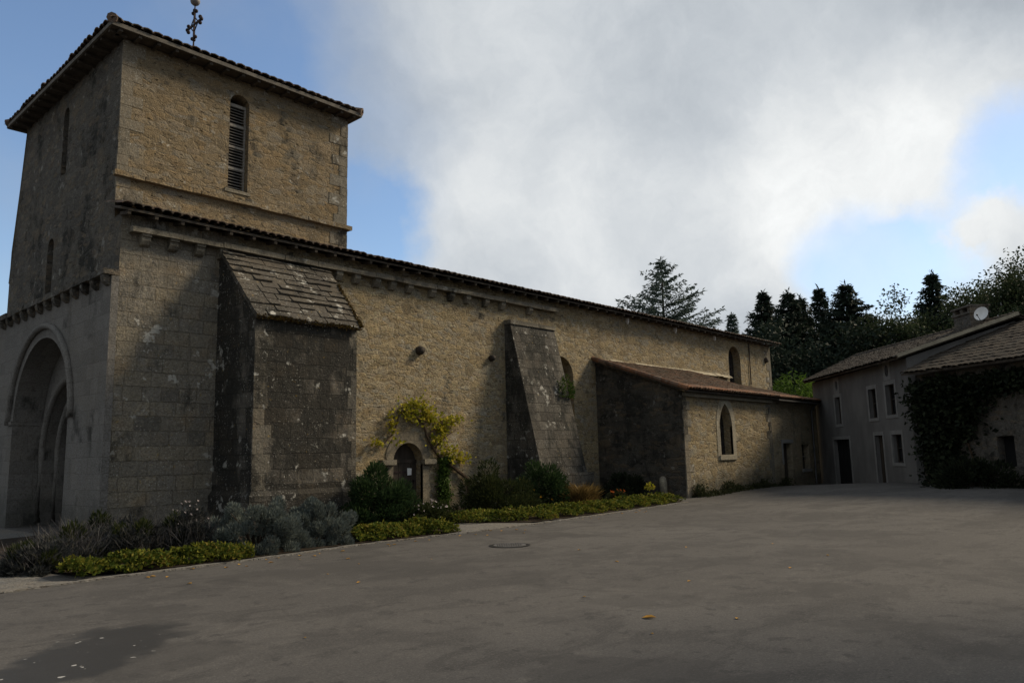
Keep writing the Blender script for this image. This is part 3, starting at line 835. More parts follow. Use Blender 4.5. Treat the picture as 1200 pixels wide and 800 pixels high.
roof_tiles((13.3, YS-0.52, 7.45), (XE+0.22, YS-0.52, 7.45), (13.3, YR, zr(YR)), (XE+0.22, YR, zr(YR)), 0.22, 0.36, 0.075, 0.03).build('roof_tiles', 'tile', nr_)
roof_tiles((XE+0.22, YN+0.5, 7.2), (13.3, YN+0.5, 7.2), (XE+0.22, YR, zr(YR)), (13.3, YR, zr(YR)), 0.3, 0.7, 0.075).build('roof_tiles', 'tile', nr_)
x = 6.7
while x < XE:
    MB().bar((x, YS-0.44, 7.33), (x, YS+0.02, 7.40), 0.08, 0.08).build('rafter_end', 'soffit', nr_)
    x += 0.62
for x in (27.3, 31.2, 34.95):
    q = MB()
    q.box((x-0.04, YS-0.12, 7.16), (x+0.04, YS+0.01, 7.33), 0.006)
    q.box((x-0.032, YS-0.10, 7.09), (x+0.032, YS-0.04, 7.16), 0.006)
    q.build('rafter_bracket', 'white', CH)
# stray stones standing out of the wall, and the iron stay near the end
for x, z, r in ((15.71, 4.95, 0.15), (18.93, 4.96, 0.11)):
    q = MB()
    q.tube([(x, YS+0.05, z), (x, YS-0.10, z+0.01), (x, YS-0.19, z+0.01)], [r, r*0.95, r*0.7], 9)
    q.build('beam_end', 'wood_dark', CH, True)
q = MB()
q.tube([(40.8, YS+0.05, 6.57), (40.8, YS-0.14, 6.57)], [0.17, 0.14], 9)
q.build('beam_end', 'wood_dark', CH, True)
q = MB()
q.tube([(38.75, YS-0.05, 7.3), (38.72, YS-0.05, 5.1)], [0.03, 0.03], 6)
q.build('lightning_rod_cable', 'iron', CH)
# side door
q = MB()
for k in range(5):
    q.box((14.68+k*0.232, YS+0.30+0.008*(k % 2), -0.05), (14.68+k*0.232+0.226, YS+0.36, 1.52))
q.box((14.66, YS+0.27, 1.50), (15.84, YS+0.38, 1.60))
dr = q.build('side_door', 'wood_dark', CH)
MB().panel((0, YS+0.34, 0), (1, 0, 0), arch(15.25, 1.2, 1.58, 1.6)).build('transom_panel', 'wood_dark', dr)
q = MB()
for z in (0.4, 1.2):
    q.box((14.7, YS+0.285, z), (15.5, YS+0.30, z+0.05))
q.tube([(15.7, YS+0.29, 0.95), (15.7, YS+0.22, 0.95)], [0.03, 0.04], 8)
q.build('door_ironwork', 'iron', dr)
q = MB()
o_ = arch(15.25, 1.74, -0.2, 1.58, n=20)
o_ = [p for p in o_]
i_ = arch(15.25, 1.16, -0.2, 1.52, n=20)
i_[0], i_[1] = (i_[0][0], -0.19), (i_[1][0], -0.19)
o_[0] = (14.38, -0.2)
o_[1] = (16.12, -0.2)
for k in range(2, len(o_)):
    o_[k] = (15.25+(o_[k][0]-15.25)*0.92 if o_[k][1] < 1.6 else o_[k][0], o_[k][1])
q.panel((0, YS-0.03, 0), (1, 0, 0), o_, [i_], (0, 1, 0), 0.12)
n = len(o_)
for k in range(n):
    a, b = o_[k], o_[(k+1) % n]
    q.quad((a[0], YS-0.03, a[1]), (b[0], YS-0.03, b[1]), (b[0], YS+0.02, b[1]), (a[0], YS+0.02, a[1]))
q.build('door_surround', 'door_stone', CH)
for xa, xb in ((14.18, 14.70), (15.80, 16.28)):
    q = MB()
    q.box((xa, YS-0.15, 1.45), (xb, YS+0.02, 1.60), 0.008)
    q.build('door_impost', 'dressed', CH)
# windows of the nave
wn_ = MB().panel((0, YS+0.40, 0), (1, 0, 0), arch(37.08, 1.4, 4.5, 6.35)).build('nave_window', 'glass', CH)
q = MB()
for x in (36.75, 37.08, 37.41):
    q.box((x-0.012, YS+0.37, 4.6), (x+0.012, YS+0.39, 6.9))
for z in (5.2, 5.6, 6.0, 6.4):
    q.box((36.45, YS+0.372, z), (37.7, YS+0.392, z+0.02))
q.build('glazing_bars', 'iron', wn_)
MB().panel((0, YS+0.40, 0), (1, 0, 0), arch(22.75, 1.6, 2.1, 4.6)).build('blind_window', 'rubble', CH)

# first buttress: block, plinth, sloping stone coping
BX0, BX1, BY, BZ = 9.1, 11.97, 16.42, 5.0
BXW = 12.26
q = MB()
q.hexa([(BX0, BY, 0.95), (BX1, BY, 0.95), (BXW, YS+.01, 0.95), (BX0, YS+.01, 0.95)], [(BX0, BY, BZ), (BX1, BY, BZ), (BXW, YS+.01, BZ), (BX0, YS+.01, BZ)])
q.hexa([(BX0, BY+.01, BZ), (BX1, BY+.01, BZ), (BXW, YS+.01, BZ), (BX0, YS+.01, BZ)], [(BX0, YS-.02, 6.92), (BXW, YS-.02, 6.92), (BXW, YS+.01, 6.92), (BX0, YS+.01, 6.92)])
q.hexa([(BX0-.09, BY-.09, -.2), (BX1+.09, BY-.09, -.2), (BX1+.09, YS+.02, -.2), (BX0-.09, YS+.02, -.2)],
       [(BX0-.09, BY-.09, 0.85), (BX1+.09, BY-.09, 0.85), (BX1+.09, YS+.02, 0.85), (BX0-.09, YS+.02, 0.85)])
q.hexa([(BX0-.09, BY-.09, .85), (BX1+.09, BY-.09, .85), (BX1+.09, YS+.02, .85), (BX0-.09, YS+.02, .85)],
       [(BX0, BY, 0.96), (BX1, BY, 0.96), (BX1, YS+.02, 0.96), (BX0, YS+.02, 0.96)])
B1 = q.build('buttress', 'buttress', CH)
M['edge'] = stone('buttress_edge_stone', [(0.10, 0.094, 0.08), (0.145, 0.133, 0.108), (0.18, 0.16, 0.125), (0.20, 0.185, 0.155)], (0.12, 0.11, 0.09), 'ashlar', 1.0, 0.9, 0.62, brick=(1.9, 1.3), bump=0.8)
quoins(BX0, BY, 0.98, BZ-.02, 1, 1, 'edge', lo=0.30, hi=0.42, hrow=.36, pr=.004, yk=.1).build('quoins', 'edge', B1)
quoins(BX1, BY, 0.98, BZ-.02, -1, 1, 'edge', lo=0.14, hi=0.26, hrow=.36, pr=.004, yk=.1).build('quoins', 'edge', B1)
a0, a1 = Vector((0, BY-0.10, BZ-0.02)), Vector((0, YS-0.02, 6.98))
sd = (a1-a0).normalized()
sn = Vector((0, -sd.z, sd.y))
Ln = (a1-a0).length
q = MB()
nrow = 11
for j in range(nrow):
    x = BX0-0.05
    kx = lambda X_, jj: BX0+(X_-BX0)*(1+(BXW-BX1)/(BX1-BX0)*jj/nrow)
    while x < BX1+0.04:
        l = random.uniform(0.26, 0.66)
        e = min(x+l, BX1+0.06)
        if BX1+0.06-e < 0.15:
            e = BX1+0.06
        lo_, hi_ = a0+sd*(Ln*j/nrow)+sn*(0.08+random.uniform(-.03, .03)), a0+sd*(Ln*(j+1)/nrow+0.03)+sn*(0.045)
        th = sn*0.10
        g_ = random.uniform(.006, .016)
        lo_ = lo_-sd*random.uniform(-.03, .03)
        xa, xb, xc, xd = kx(x+g_, j), kx(e-g_, j), kx(e-g_, j+1), kx(x+g_, j+1)
        t1, t2 = random.uniform(-.012, .012), random.uniform(-.012, .012)
        q.hexa([(xa, lo_.y-th.y, lo_.z-th.z), (xb, lo_.y-th.y, lo_.z-th.z), (xc, hi_.y-th.y, hi_.z-th.z), (xd, hi_.y-th.y, hi_.z-th.z)],
               [(xa, lo_.y, lo_.z+t1), (xb, lo_.y, lo_.z+t2), (xc, hi_.y, hi_.z), (xd, hi_.y, hi_.z)])
        x = e
M['coping'] = stone('coping_slabs', [(0.045, 0.042, 0.036), (0.07, 0.064, 0.055), (0.10, 0.092, 0.078), (0.135, 0.125, 0.108)], (0.09, 0.085, 0.08), 'ashlar', 1.0, 1.0, 0.45, brick=(3.1, 2.3), bump=1.0)
q.build('coping', 'coping', B1)
# moss tufts along the coping edges
pts, drs = [], []
for k in range(1500):
    if random.random() < 0.55:
        p = Vector((random.uniform(BX0-.05, BX1+.06), BY-0.13+random.uniform(-.03, .03), BZ-0.02+random.uniform(-.04, .06)))
    else:
        t = random.random()**1.5*0.7
        p = a0+sd*(Ln*t)+sn*0.07+Vector((BX1+(BXW-BX1)*t+0.06+random.uniform(-.05, .03), 0, 0))
    pts.append(p)
    drs.append(Vector((random.gauss(0, 1), random.gauss(-.6, 1), random.gauss(.4, .8))))
M['mossleaf'] = leaf_mat('brown_moss_tufts', [(0.03, 0.018, 0.006), (0.07, 0.04, 0.012), (0.11, 0.075, 0.02), (0.05, 0.05, 0.012)], 0.1)
leaf_object('moss', pts, drs, 0.05, 0.03, 'mossleaf', B1)

# second buttress: raking slab on a block
q = MB()
RX0, RX1 = 19.66, 22.08
q.hexa([(RX0, 16.72, 1.0), (RX1, 16.72, 1.0), (RX1, YS+.01, 1.0), (RX0, YS+.01, 1.0)], [(RX0, YS-.28, 6.22), (RX1, YS-.28, 6.22), (RX1, YS+.01, 6.22), (RX0, YS+.01, 6.22)])
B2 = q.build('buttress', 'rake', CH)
q = MB()
q.box((RX0-.02, 16.50, -.2), (RX1+.12, YS+.01, 1.02))
q.build('base_block', 'rake', B2)
q = MB()
q.box((RX0-.03, YS-.34, 6.22), (RX1+.03, YS+.01, 6.36), 0.01)
q.build('cap', 'corbel', B2)

# side chapel
CX0, CX1, CYS = 25.05, 32.45, 14.5
CZE = 3.9
q = MB()
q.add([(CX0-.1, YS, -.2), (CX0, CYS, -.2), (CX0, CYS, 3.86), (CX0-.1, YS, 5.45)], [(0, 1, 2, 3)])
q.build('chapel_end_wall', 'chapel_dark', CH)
lan = arch(28.27, 1.02, 1.5, 2.6, 'pointed')
MB().panel((0, CYS, 0), (1, 0, 0), rect(CX0, CX1, -.2, 3.86), [lan], (0, 1, 0), 0.38).build('chapel_wall', 'chapel', CH)
quoins(CX0, CYS, 0.0, 3.7, 1, 1, 'quoin', lo=0.28, hi=0.5, yk=.08).build('quoins', 'quoin', CH)
lw2 = MB().panel((0, CYS+0.36, 0), (1, 0, 0), arch(28.27, 1.1, 1.45, 2.6, 'pointed')).build('lancet_window', 'glass', CH)
q = MB()
big_ = arch(28.27, 1.56, 1.30, 2.6, 'pointed', n=16)
sml_ = arch(28.27, 1.02, 1.5, 2.6, 'pointed', n=16)
q.panel((0, CYS-0.015, 0), (1, 0, 0), big_, [sml_], (0, 1, 0), 0.1)
q.build('window_surround', 'pale_dressed', lw2)
q = MB()
q.box((27.6, CYS-0.06, 1.3), (28.95, CYS+0.3, 1.49), 0.01)
q.build('window_sill', 'pale_dressed', lw2)
q = MB()
for x in (28.02, 28.27, 28.52):
    q.box((x-.01, CYS+.33, 1.5), (x+.01, CYS+.35, 3.3))
for k in range(5):
    q.box((27.8, CYS+.332, 1.8+k*.3), (28.75, CYS+.352, 1.815+k*.3))
q.build('glazing_bars', 'iron', lw2)
def lean_to(x0, x1, xr0, xr1, ye, ze_, yr, zr_, parent, mat, name='chapel_roof', deck=True):
    q = MB()
    q.hexa([(x0, ye, ze_-.08), (x1, ye, ze_-.08), (xr1, yr, zr_-.08), (xr0, yr, zr_-.08)], [(x0, ye, ze_-.01), (x1, ye, ze_-.01), (xr1, yr, zr_-.01), (xr0, yr, zr_-.01)])
    rf = q.build(name, 'soffit', parent)
    roof_tiles((x0, ye-.05, ze_+.01), (x1, ye-.05, ze_+.01), (xr0, yr, zr_+.01), (xr1, yr, zr_+.01), 0.21, 0.34, 0.065, 0.02).build('roof_tiles', mat, rf)
    return rf
rf = lean_to(CX0-.22, CX1+.1, CX0-.28, CX1+.1, CYS-.32, 3.88, YS, 5.36, CH, 'tile_mix')
roof_tiles((CX0-.22, CYS-.42, 3.90), (CX1+.1, CYS-.42, 3.90), (CX0-.22, CYS-.02, 4.06), (CX1+.1, CYS-.02, 4.06), 0.21, 0.36, 0.075, 0.02).build('eave_tiles', 'tile_red', rf)
q = MB()
for j in range(12):
    a = Vector((CX0-.2, CYS-.35, 3.93)).lerp(Vector((CX0-.26, YS, 5.42)), j/12)
    b = Vector((CX0-.2, CYS-.35, 3.93)).lerp(Vector((CX0-.26, YS, 5.42)), (j+1.1)/12)
    q.tube([a, b], [0.105, 0.085], 8)
q.build('verge_tiles', 'tile_red', rf)
q = MB()
x = CX0-.2
while x < 36.3:
    l = random.uniform(0.5, 1.2)
    e = min(x+l, 36.38)
    h = random.uniform(-.02, .02)
    q.add([(x, YS-.22, 5.30+h), (e, YS-.22, 5.30+h), (e, YS+.01, 5.47+h), (x, YS+.01, 5.47+h)], [(0, 1, 2, 3)])
    x = e
q.build('roof_fillet', 'mortar', rf)
q = MB()
q.box((CX0+.02, CYS-.14, 3.66), (CX1, CYS+.01, 3.80), 0.0)
q.build('chapel_cornice', 'dressed', CH)
q = quoins(CX1, CYS, 0.0, 3.6, -1, 1, 'quoin', lo=0.25, hi=0.45)
q.quad((CX1, CYS, -.2), (CX1, CYS+.1, -.2), (CX1, CYS+.1, 3.86), (CX1, CYS, 3.86))
q.build('quoins', 'quoin', CH)

# ------------------------------------------------------------------ low annex between chapel and house
AX = thing('annex', (35, 14.5, 0), 'low tan stone annex with door and small window joining chapel and grey house', 'building')
AX1, AYS = 37.66, 14.53
ad = rect(33.55, 34.5, -.2, 1.92)
aw = rect(35.6, 36.45, 0.75, 1.87)
q = MB()
q.panel((0, AYS, 0), (1, 0, 0), rect(CX1+.003, AX1, -.2, 3.84), [ad, aw], (0, 1, 0), 0.3)
q.quad((AX1, AYS, -.2), (AX1, YS, -.2), (AX1, YS, 5.0), (AX1, AYS, 3.84))
q.build('wall', 'annex', AX)
q = MB()
for k in range(4):
    q.box((33.55+k*.238, AYS+.25+.006*(k % 2), -.1), (33.55+k*.238+.232, AYS+.29, 1.92))
dd = q.build('door', 'wood_dark', AX)
q = MB()
q.box((33.40, AYS-.02, 1.0), (33.55, AYS+.1, 1.94))
q.box((33.38, AYS-.02, 1.94), (34.66, AYS+.08, 2.1), .006)
q.build('door_surround', 'surround', AX)
w_ = MB().quad((35.6, AYS+.26, .75), (36.45, AYS+.26, .75), (36.45, AYS+.26, 1.87), (35.6, AYS+.26, 1.87)).build('window', 'pane', AX)
q = MB()
q.box((35.5, AYS-.04, .62), (36.55, AYS+.2, .75), .006)
q.build('sill', 'surround', w_)
q = MB()
q.box((36.0, AYS+.22, .75), (36.05, AYS+.25, 1.87))
q.box((35.6, AYS+.222, 1.3), (36.45, AYS+.252, 1.34))
q.build('frame', 'wood_grey', w_)
lean_to(CX1+.12, AX1+.1, CX1+.12, AX1+.1, CYS-.30, 3.86, YS+.5, 5.10, AX, 'tile_mix', 'roof')
roof_tiles((CX1+.12, CYS-.40, 3.885), (AX1+.1, CYS-.40, 3.885), (CX1+.12, CYS-.02, 4.03), (AX1+.1, CYS-.02, 4.03), 0.21, 0.36, 0.07, 0.02).build('eave_tiles', 'tile_red', AX)
q = MB()
q.bar((CX1+.1, CYS-.36, 3.79), (AX1, CYS-.36, 3.77), 0.08, 0.06)
q.build('gutter', 'zinc', AX)
q = MB()
q.tube([(36.9, AYS-.34, 3.76), (36.85, AYS-.10, 3.45), (36.85, AYS-.08, 0.05)], [0.045]*3, 8)
q.build('downpipe', 'zinc', AX)

# ------------------------------------------------------------------ grey house (its front runs along the line of sight)
HL = 14.4
A0, A1 = DL(38.1, 14.768), DL(28.1, HL)
HU = (A1-A0).normalized()                      # along the front, towards the viewer
HN = Vector((-HU.y, HU.x, 0))
if HN.dot(RT) < 0:
    HN = -HN
#                                      # into the house
HO = thing('house', tuple(A0), 'grey rendered two storey house with pale framed windows and a chimney', 'house')
LEN = (A1-A0).length
def hs(d):                                      # distance ahead -> position along the front
    dd = 13.365/(14.4/d-0.0368)
    return (38.1-dd)*LEN/10.0
wins = [(34.66, 34.09, 2.72, 3.93), (31.35, 30.69, 2.81, 3.98), (29.88, 29.16, 2.86, 4.02), (29.71, 28.95, 1.05, 2.11)]
doors = [(35.14, 33.5, 0.0, 2.04), (31.12, 30.45, 0.0, 2.12)]
ocs = [(34.37, 4.44, 0.17), (29.64, 4.56, 0.17)]
holes = [rect(hs(a), hs(b), z0, z1) for a, b, z0, z1 in wins+doors]
holes += [[(hs(d)+r*math.cos(2*math.pi*k/14), z+1.35*r*math.sin(2*math.pi*k/14)) for k in range(14)] for d, z, r in ocs]
q = MB()
q.panel(A0, HU, [(0, -.3), (LEN, -.3), (LEN, 4.86), (0, 4.86)], holes, HN, 0.28)
# gables and back
R0, R1 = DL(38.1, 17.2, 6.1), DL(27.6, 18.2, 6.16)
K0, K1 = DL(38.2, 21.5, 4.6), DL(27.4, 22.0, 4.6)
g0, g1 = A0+Vector((0, 0, -.3)), A1+Vector((0, 0, -.3))
t0, t1 = A0+Vector((0, 0, 4.86)), A1+Vector((0, 0, 4.86))
zf = lambda p, z: Vector((p.x, p.y, z))
q.add([g0, zf(K0, -.3), K0, R0-Vector((0, 0, .12)), t0], [(0, 1, 2, 3, 4)])
q.add([g1, zf(K1, -.3), K1, R1-Vector((0, 0, .12)), t1], [(0, 1, 2, 3, 4)])
q.quad(zf(K0, -.3), zf(K1, -.3), K1, K0)
q.build('wall', 'plaster', HO)
E0, E1 = DL(38.3, 14.46, 4.86), DL(28.0, HL-.38, 4.80)
q = MB()
tk = Vector((0, 0, .07))
RR0, RR1 = R0+FW*.25, R1-FW*.22
q.hexa([E0, E1, RR1, RR0], [E0+tk, E1+tk, RR1+tk, RR0+tk])
KK0, KK1 = K0+RT*.3+FW*.2, K1+RT*.3-FW*.2
q.hexa([KK0, KK1, RR1, RR0], [KK0+tk, KK1+tk, RR1+tk, RR0+tk])
hr = q.build('roof', 'soffit', HO)
up = Vector((0, 0, .08))
roof_tiles(E0-RT*.05+up, E1-RT*.05+up, RR0+up, RR1+up, 0.22, 0.34, 0.06, 0.02).build('roof_tiles', 'tile_grey', hr)
roof_tiles(KK0+up, KK1+up, RR0+up, RR1+up, 0.4, 0.7, 0.06, 0.02).build('roof_tiles', 'tile_grey', hr)
q = MB()
for j in range(28):
    a, b = RR0.lerp(RR1, j/28)+Vector((0, 0, .1)), RR0.lerp(RR1, (j+1.1)/28)+Vector((0, 0, .1))
    q.tube([a, b], [0.12, 0.095], 8)
for j in range(9):
    a, b = E0.lerp(RR0, j/9)+Vector((0, 0, .1)), E0.lerp(RR0, (j+1.1)/9)+Vector((0, 0, .1))
    q.tube([a, b], [0.11, 0.09], 8)
q.build('ridge_tiles', 'tile_grey', hr)
q = MB()
a, b = E1+Vector((0, 0, .12)), RR1+Vector((0, 0, .12))
q.bar(a, b, 0.2, 0.12)
q.build('verge_board', 'mortar', hr)
# chimney on the ridge
q = MB()
cc = DL(29.6, 17.85)
q.obox(cc, FW, RT, 0.55, 0.36, 5.7, 6.62)
q.obox(cc, FW, RT, 0.60, 0.41, 6.62, 6.70)
for s in (-1, 0, 1):
    q.obox(cc+FW*s*.5, FW, RT, 0.09, 0.36, 6.70, 6.88)
q.obox(cc, FW, RT, 0.62, 0.42, 6.88, 6.95)
q.build('chimney', 'barn', hr)
def surround(parent, a, b, z0, z1, wd=0.13, sill=True, pr=0.02):
    q = MB()
    P = lambda u, z: A0+HU*u+Vector((0, 0, z))-HN*pr
    u0, u1 = hs(a), hs(b)
    outer = rect(u0-wd, u1+wd, z0-(0.12 if sill else 0.0), z1+wd*1.2)
    inner = rect(u0, u1, z0+(0 if sill else .001), z1)
    q.panel(A0-HN*pr, HU, outer, [inner], HN, 0.06)
    for k in range(4):
        p, r = outer[k], outer[(k+1) % 4]
        q.quad(P(*p), P(*r), P(*r)+HN*(pr+.01), P(*p)+HN*(pr+.01))
    return q.build('surround', 'surround', parent)
for a, b, z0, z1 in wins:
    u0, u1 = hs(a), hs(b)
    P = lambda u, z, dp=0.22: A0+HU*u+Vector((0, 0, z))+HN*dp
    wo = MB().quad(P(u0, z0), P(u1, z0), P(u1, z1), P(u0, z1)).build('window', 'pane', HO)
    surround(wo, a, b, z0, z1)
    q = MB()
    um = (u0+u1)/2
    for ua, ub, za, zb in ((u0, u0+.05, z0, z1), (u1-.05, u1, z0, z1), (um-.025, um+.025, z0, z1), (u0+.05, u1-.05, z0, z0+.05), (u0+.05, u1-.05, z1-.05, z1), (u0+.05, um-.025, (z0+z1)/2, (z0+z1)/2+.035), (um+.025, u1-.05, (z0+z1)/2, (z0+z1)/2+.035)):
        q.hexa([P(ua, za, .16), P(ub, za, .16), P(ub, za, .20), P(ua, za, .20)], [P(ua, zb, .16), P(ub, zb, .16), P(ub, zb, .20), P(ua, zb, .20)])
    q.build('frame', 'wood_dark', wo)
for i, (a, b, z0, z1) in enumerate(doors):
    u0, u1 = hs(a), hs(b)
    P = lambda u, z, dp=0.2: A0+HU*u+Vector((0, 0, z))+HN*dp
    q = MB()
    nb = max(3, int((u1-u0)/.2))
    for k in range(nb):
        ua, ub = u0+(u1-u0)*k/nb, u0+(u1-u0)*(k+.96)/nb
        o_ = .01*(k % 2)
        q.hexa([P(ua, -.1, .16+o_), P(ub, -.1, .16+o_), P(ub, -.1, .22), P(ua, -.1, .22)], [P(ua, z1, .16+o_), P(ub, z1, .16+o_), P(ub, z1, .22), P(ua, z1, .22)])
    do = q.build('door', 'black' if i == 0 else 'wood_dark', HO)
    surround(do, a, b, z0, z1, 0.12, False)
for d, z, r in ocs:
    q = MB()
    q.panel(A0+HN*.2, HU, [(hs(d)+1.1*r*math.cos(2*math.pi*k/14), z+1.45*r*math.sin(2*math.pi*k/14)) for k in range(14)])
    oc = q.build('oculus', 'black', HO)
    q = MB()
    q.panel(A0-HN*.015, HU, rect(hs(d)-.32, hs(d)+.32, z-.36, z+.36), [[(hs(d)+r*math.cos(2*math.pi*k/14), z+1.35*r*math.sin(2*math.pi*k/14)) for k in range(14)]], HN, .05)
    q.build('surround', 'surround', oc)

# satellite dish on the chimney
SD = thing('satellite_dish', tuple(DL(28.9, 17.9, 6.2)), 'round white satellite dish beside the chimney of the house', 'satellite dish')
q = MB()
dc = DL(28.5, 17.58, 6.50)
dn = (-FW*0.55-RT*0.75+Vector((0, 0, .35))).normalized()
du = dn.cross(Vector((0, 0, 1))).normalized()
dv = du.cross(dn)
rings = [(0.0, -.07), (.10, -.055), (.18, -.025), (.25, .012)]
vs, fs = [], []
for r, h in rings:
    for k in range(20):
        a = 2*math.pi*k/20
        vs.append(dc+du*r*math.cos(a)+dv*r*1.12*math.sin(a)+dn*h)
for i in range(3):
    for k in range(20):
        fs.append((i*20+k, i*20+(k+1) % 20, (i+1)*20+(k+1) % 20, (i+1)*20+k))
q.add(vs, fs)
q.build('reflector', 'white', SD, True)
q = MB()
q.tube([dc-dn*.09, dc-dn*.25, DL(28.9, 17.9, 6.25)], [.025]*3, 6)
q.tube([dc-dv*.3, dc-dv*.2+dn*.3], [.015, .012], 6)
q.ball(dc-dv*.2+dn*.3, .035, 8, 6)
q.build('arm', 'zinc', SD)

# ------------------------------------------------------------------ barn in front of the house gable
BA = thing('barn', tuple(DL(26.5, 15)), 'dark stone barn with low tiled roof and overgrown front beside the grey house', 'barn')
ba = rad(18)
BU = (-FW*math.cos(ba)+RT*math.sin(ba))       # along the eaves, towards the viewer
BNn = (FW*math.sin(ba)+RT*math.cos(ba))       # into the barn
C0 = DL(27.55, 14.3)
q = MB()
dh = rect(5.0, 7.6, -.3, 2.9)
wh = rect(3.05, 3.65, 0.95, 1.9)
q.panel(C0, BU, [(0.1, -.3), (12, -.3), (12, 4.15), (0.1, 4.15)], [dh, wh], BNn, 0.35)
q.quad(C0+BU*12+Vector((0, 0, -.3)), C0+BU*12+BNn*7+Vector((0, 0, -.3)), C0+BU*12+BNn*7+Vector((0, 0, 4)), C0+BU*12+Vector((0, 0, 4.15)))
q.build('wall', 'barn', BA)
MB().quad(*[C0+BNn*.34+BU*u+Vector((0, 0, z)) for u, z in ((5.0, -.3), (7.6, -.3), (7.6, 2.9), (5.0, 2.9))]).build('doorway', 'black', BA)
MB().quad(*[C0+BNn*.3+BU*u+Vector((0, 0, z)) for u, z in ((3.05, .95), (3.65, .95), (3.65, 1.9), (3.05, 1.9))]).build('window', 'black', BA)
e0, e1 = C0-BNn*.42+BU*-.1+Vector((0, 0, 4.14)), C0-BNn*.42+BU*12.3+Vector((0, 0, 4.14))
r0, r1 = C0+BNn*4.2+BU*-.1+Vector((0, 0, 6.05)), C0+BNn*4.2+BU*12.3+Vector((0, 0, 6.05))
q = MB()
q.hexa([e0, e1, r1, r0], [p+tk for p in (e0, e1, r1, r0)])
b0, b1 = r0+BNn*4-Vector((0, 0, 1.7)), r1+BNn*4-Vector((0, 0, 1.7))
q.hexa([b0, b1, r1, r0], [p+tk for p in (b0, b1, r1, r0)])
br_ = q.build('roof', 'soffit', BA)
roof_tiles(e0+up, e1+up, r0+up, r1+up, 0.22, 0.34, 0.06, 0.02).build('roof_tiles', 'tile_grey', br_)

# ------------------------------------------------------------------ small street things
mh = MB()
c = (10.64, 9.89)
mh.tube([(*c, -.02), (*c, 0.012)], [.36, .36], 32)
MH = thing('manhole_cover', (*c, 0), 'round worn iron manhole cover set in the asphalt', 'manhole cover')
q = MB()
q.tube([(*c, -.02), (*c, 0.014)], [.30, .30], 32)
for k in range(-4, 5):
    for j in range(-4, 5):
        x, y = k*.06, j*.06
        if x*x+y*y < .25**2:
            q.box((c[0]+x-.018, c[1]+y-.018, .014), (c[0]+x+.018, c[1]+y+.018, .019))
q.build('lid', 'castiron', MH)
q = MB()
n = 32
for k in range(n):
    a, b = 2*math.pi*k/n, 2*math.pi*(k+1)/n
    pt = lambda r, t, z: (c[0]+r*math.cos(t), c[1]+r*math.sin(t), z)
    q.quad(pt(.315, a, .012), pt(.315, b, .012), pt(.38, b, .010), pt(.38, a, .010))
q.build('frame', 'black', MH)

q = MB()
q.tube([(24.75, 15.3, -.1), (24.75, 15.3, .55), (24.74, 15.31, .72), (24.74, 15.31, .78)], [.17, .145, .12, .05], 10)
tag(q.build('stone_post', 'dressed', None, True), 'short pale stone post standing against the dark chapel wall', 'post')

PN = MB()
PN.add([(15.47, YS+.28, 1.12), (15.62, YS+.28, 1.13), (15.63, YS+.275, 1.33), (15.46, YS+.28, 1.34),
        (15.47, YS+.285, 1.12), (15.62, YS+.285, 1.13), (15.63, YS+.28, 1.33), (15.46, YS+.285, 1.34)],
       [(0, 1, 2, 3), (7, 6, 5, 4), (0, 4, 5, 1), (2, 6, 7, 3), (1, 5, 6, 2), (3, 7, 4, 0)])
tag(PN.build('paper_notice', 'paper'), 'small white paper notice pinned to the dark church door', 'notice')

# ------------------------------------------------------------------ planting
def bush_points(c, rx, ry, h, n, clumps=26, spread=0.22, base=0.0):
    """points gathered in clumps over a dome"""
    cen = []
    while len(cen) < clumps:
        p = unit(1)[0]
        if p[2] < -0.15:
            continue
        k = rng.uniform(0.62, 1.0)
        cen.append((p[0]*rx*k, p[1]*ry*k, max(0.04, p[2])*h*k*rng.uniform(.85, 1.08)))
    cen = np.array(cen)
    idx = rng.integers(0, clumps, n)
    sp = np.array([rx, ry, h])*spread
    off = rng.normal(size=(n, 3))
    off = off/np.linalg.norm(off, axis=1)[:, None]*rng.uniform(.3, 1, n)[:, None]**.5
    p = cen[idx]+off*sp
    p[:, 2] = np.maximum(p[:, 2], 0.02)
    d = off+0.5*cen[idx]/np.array([rx, ry, h])
    return p+np.array([c[0], c[1], base]), d
def stems(name, c, rx, ry, h, parent, k=9, mat='bark', r=0.012):
    q = MB()
    for i in range(k):
        a = random.uniform(0, 2*math.pi)
        t = random.uniform(.2, .75)
        e = (c[0]+rx*t*math.cos(a), c[1]+ry*t*math.sin(a), h*random.uniform(.5, .85))
        q.tube([(c[0]+.05*math.cos(a), c[1]+.05*math.sin(a), 0), ((c[0]+e[0])/2, (c[1]+e[1])/2, e[2]*.6), e], [r*1.6, r, r*.5], 5)
    return q.build(name, mat, parent)
def bush(name, c, rx, ry, h, n, ln, wd, mat, label, cat, clumps=26, spread=.25, up=0.3, group=None, stem=True):
    o = thing(name, (c[0], c[1], 0.03), label, cat, group)
    p, d = bush_points(c, rx, ry, h, n, clumps, spread)
    d[:, 2] += up
    leaf_object('foliage', p, d, ln, wd, mat, o)
    if stem:
        stems('stems', c, rx, ry, h, o)
    return o
def flowers(o, c, rx, ry, h, n, mat, size=0.05, zmin=.5):
    p, d = [], []
    for k in range(n):
        a = random.uniform(0, 2*math.pi)
        t = math.sqrt(random.random())
        zz = h*math.sqrt(max(0.05, 1-t*t))*random.uniform(.95, 1.15)
        ctr = Vector((c[0]+rx*t*math.cos(a), c[1]+ry*t*math.sin(a), zz))
        for j in range(6):
            b = j*math.pi/3
            p.append(ctr)
            d.append((math.cos(b), math.sin(b)*.6-.4, math.sin(b)*.8+.2))
    return leaf_object('flowers', p, d, size, size*.7, mat, o, 0.1)

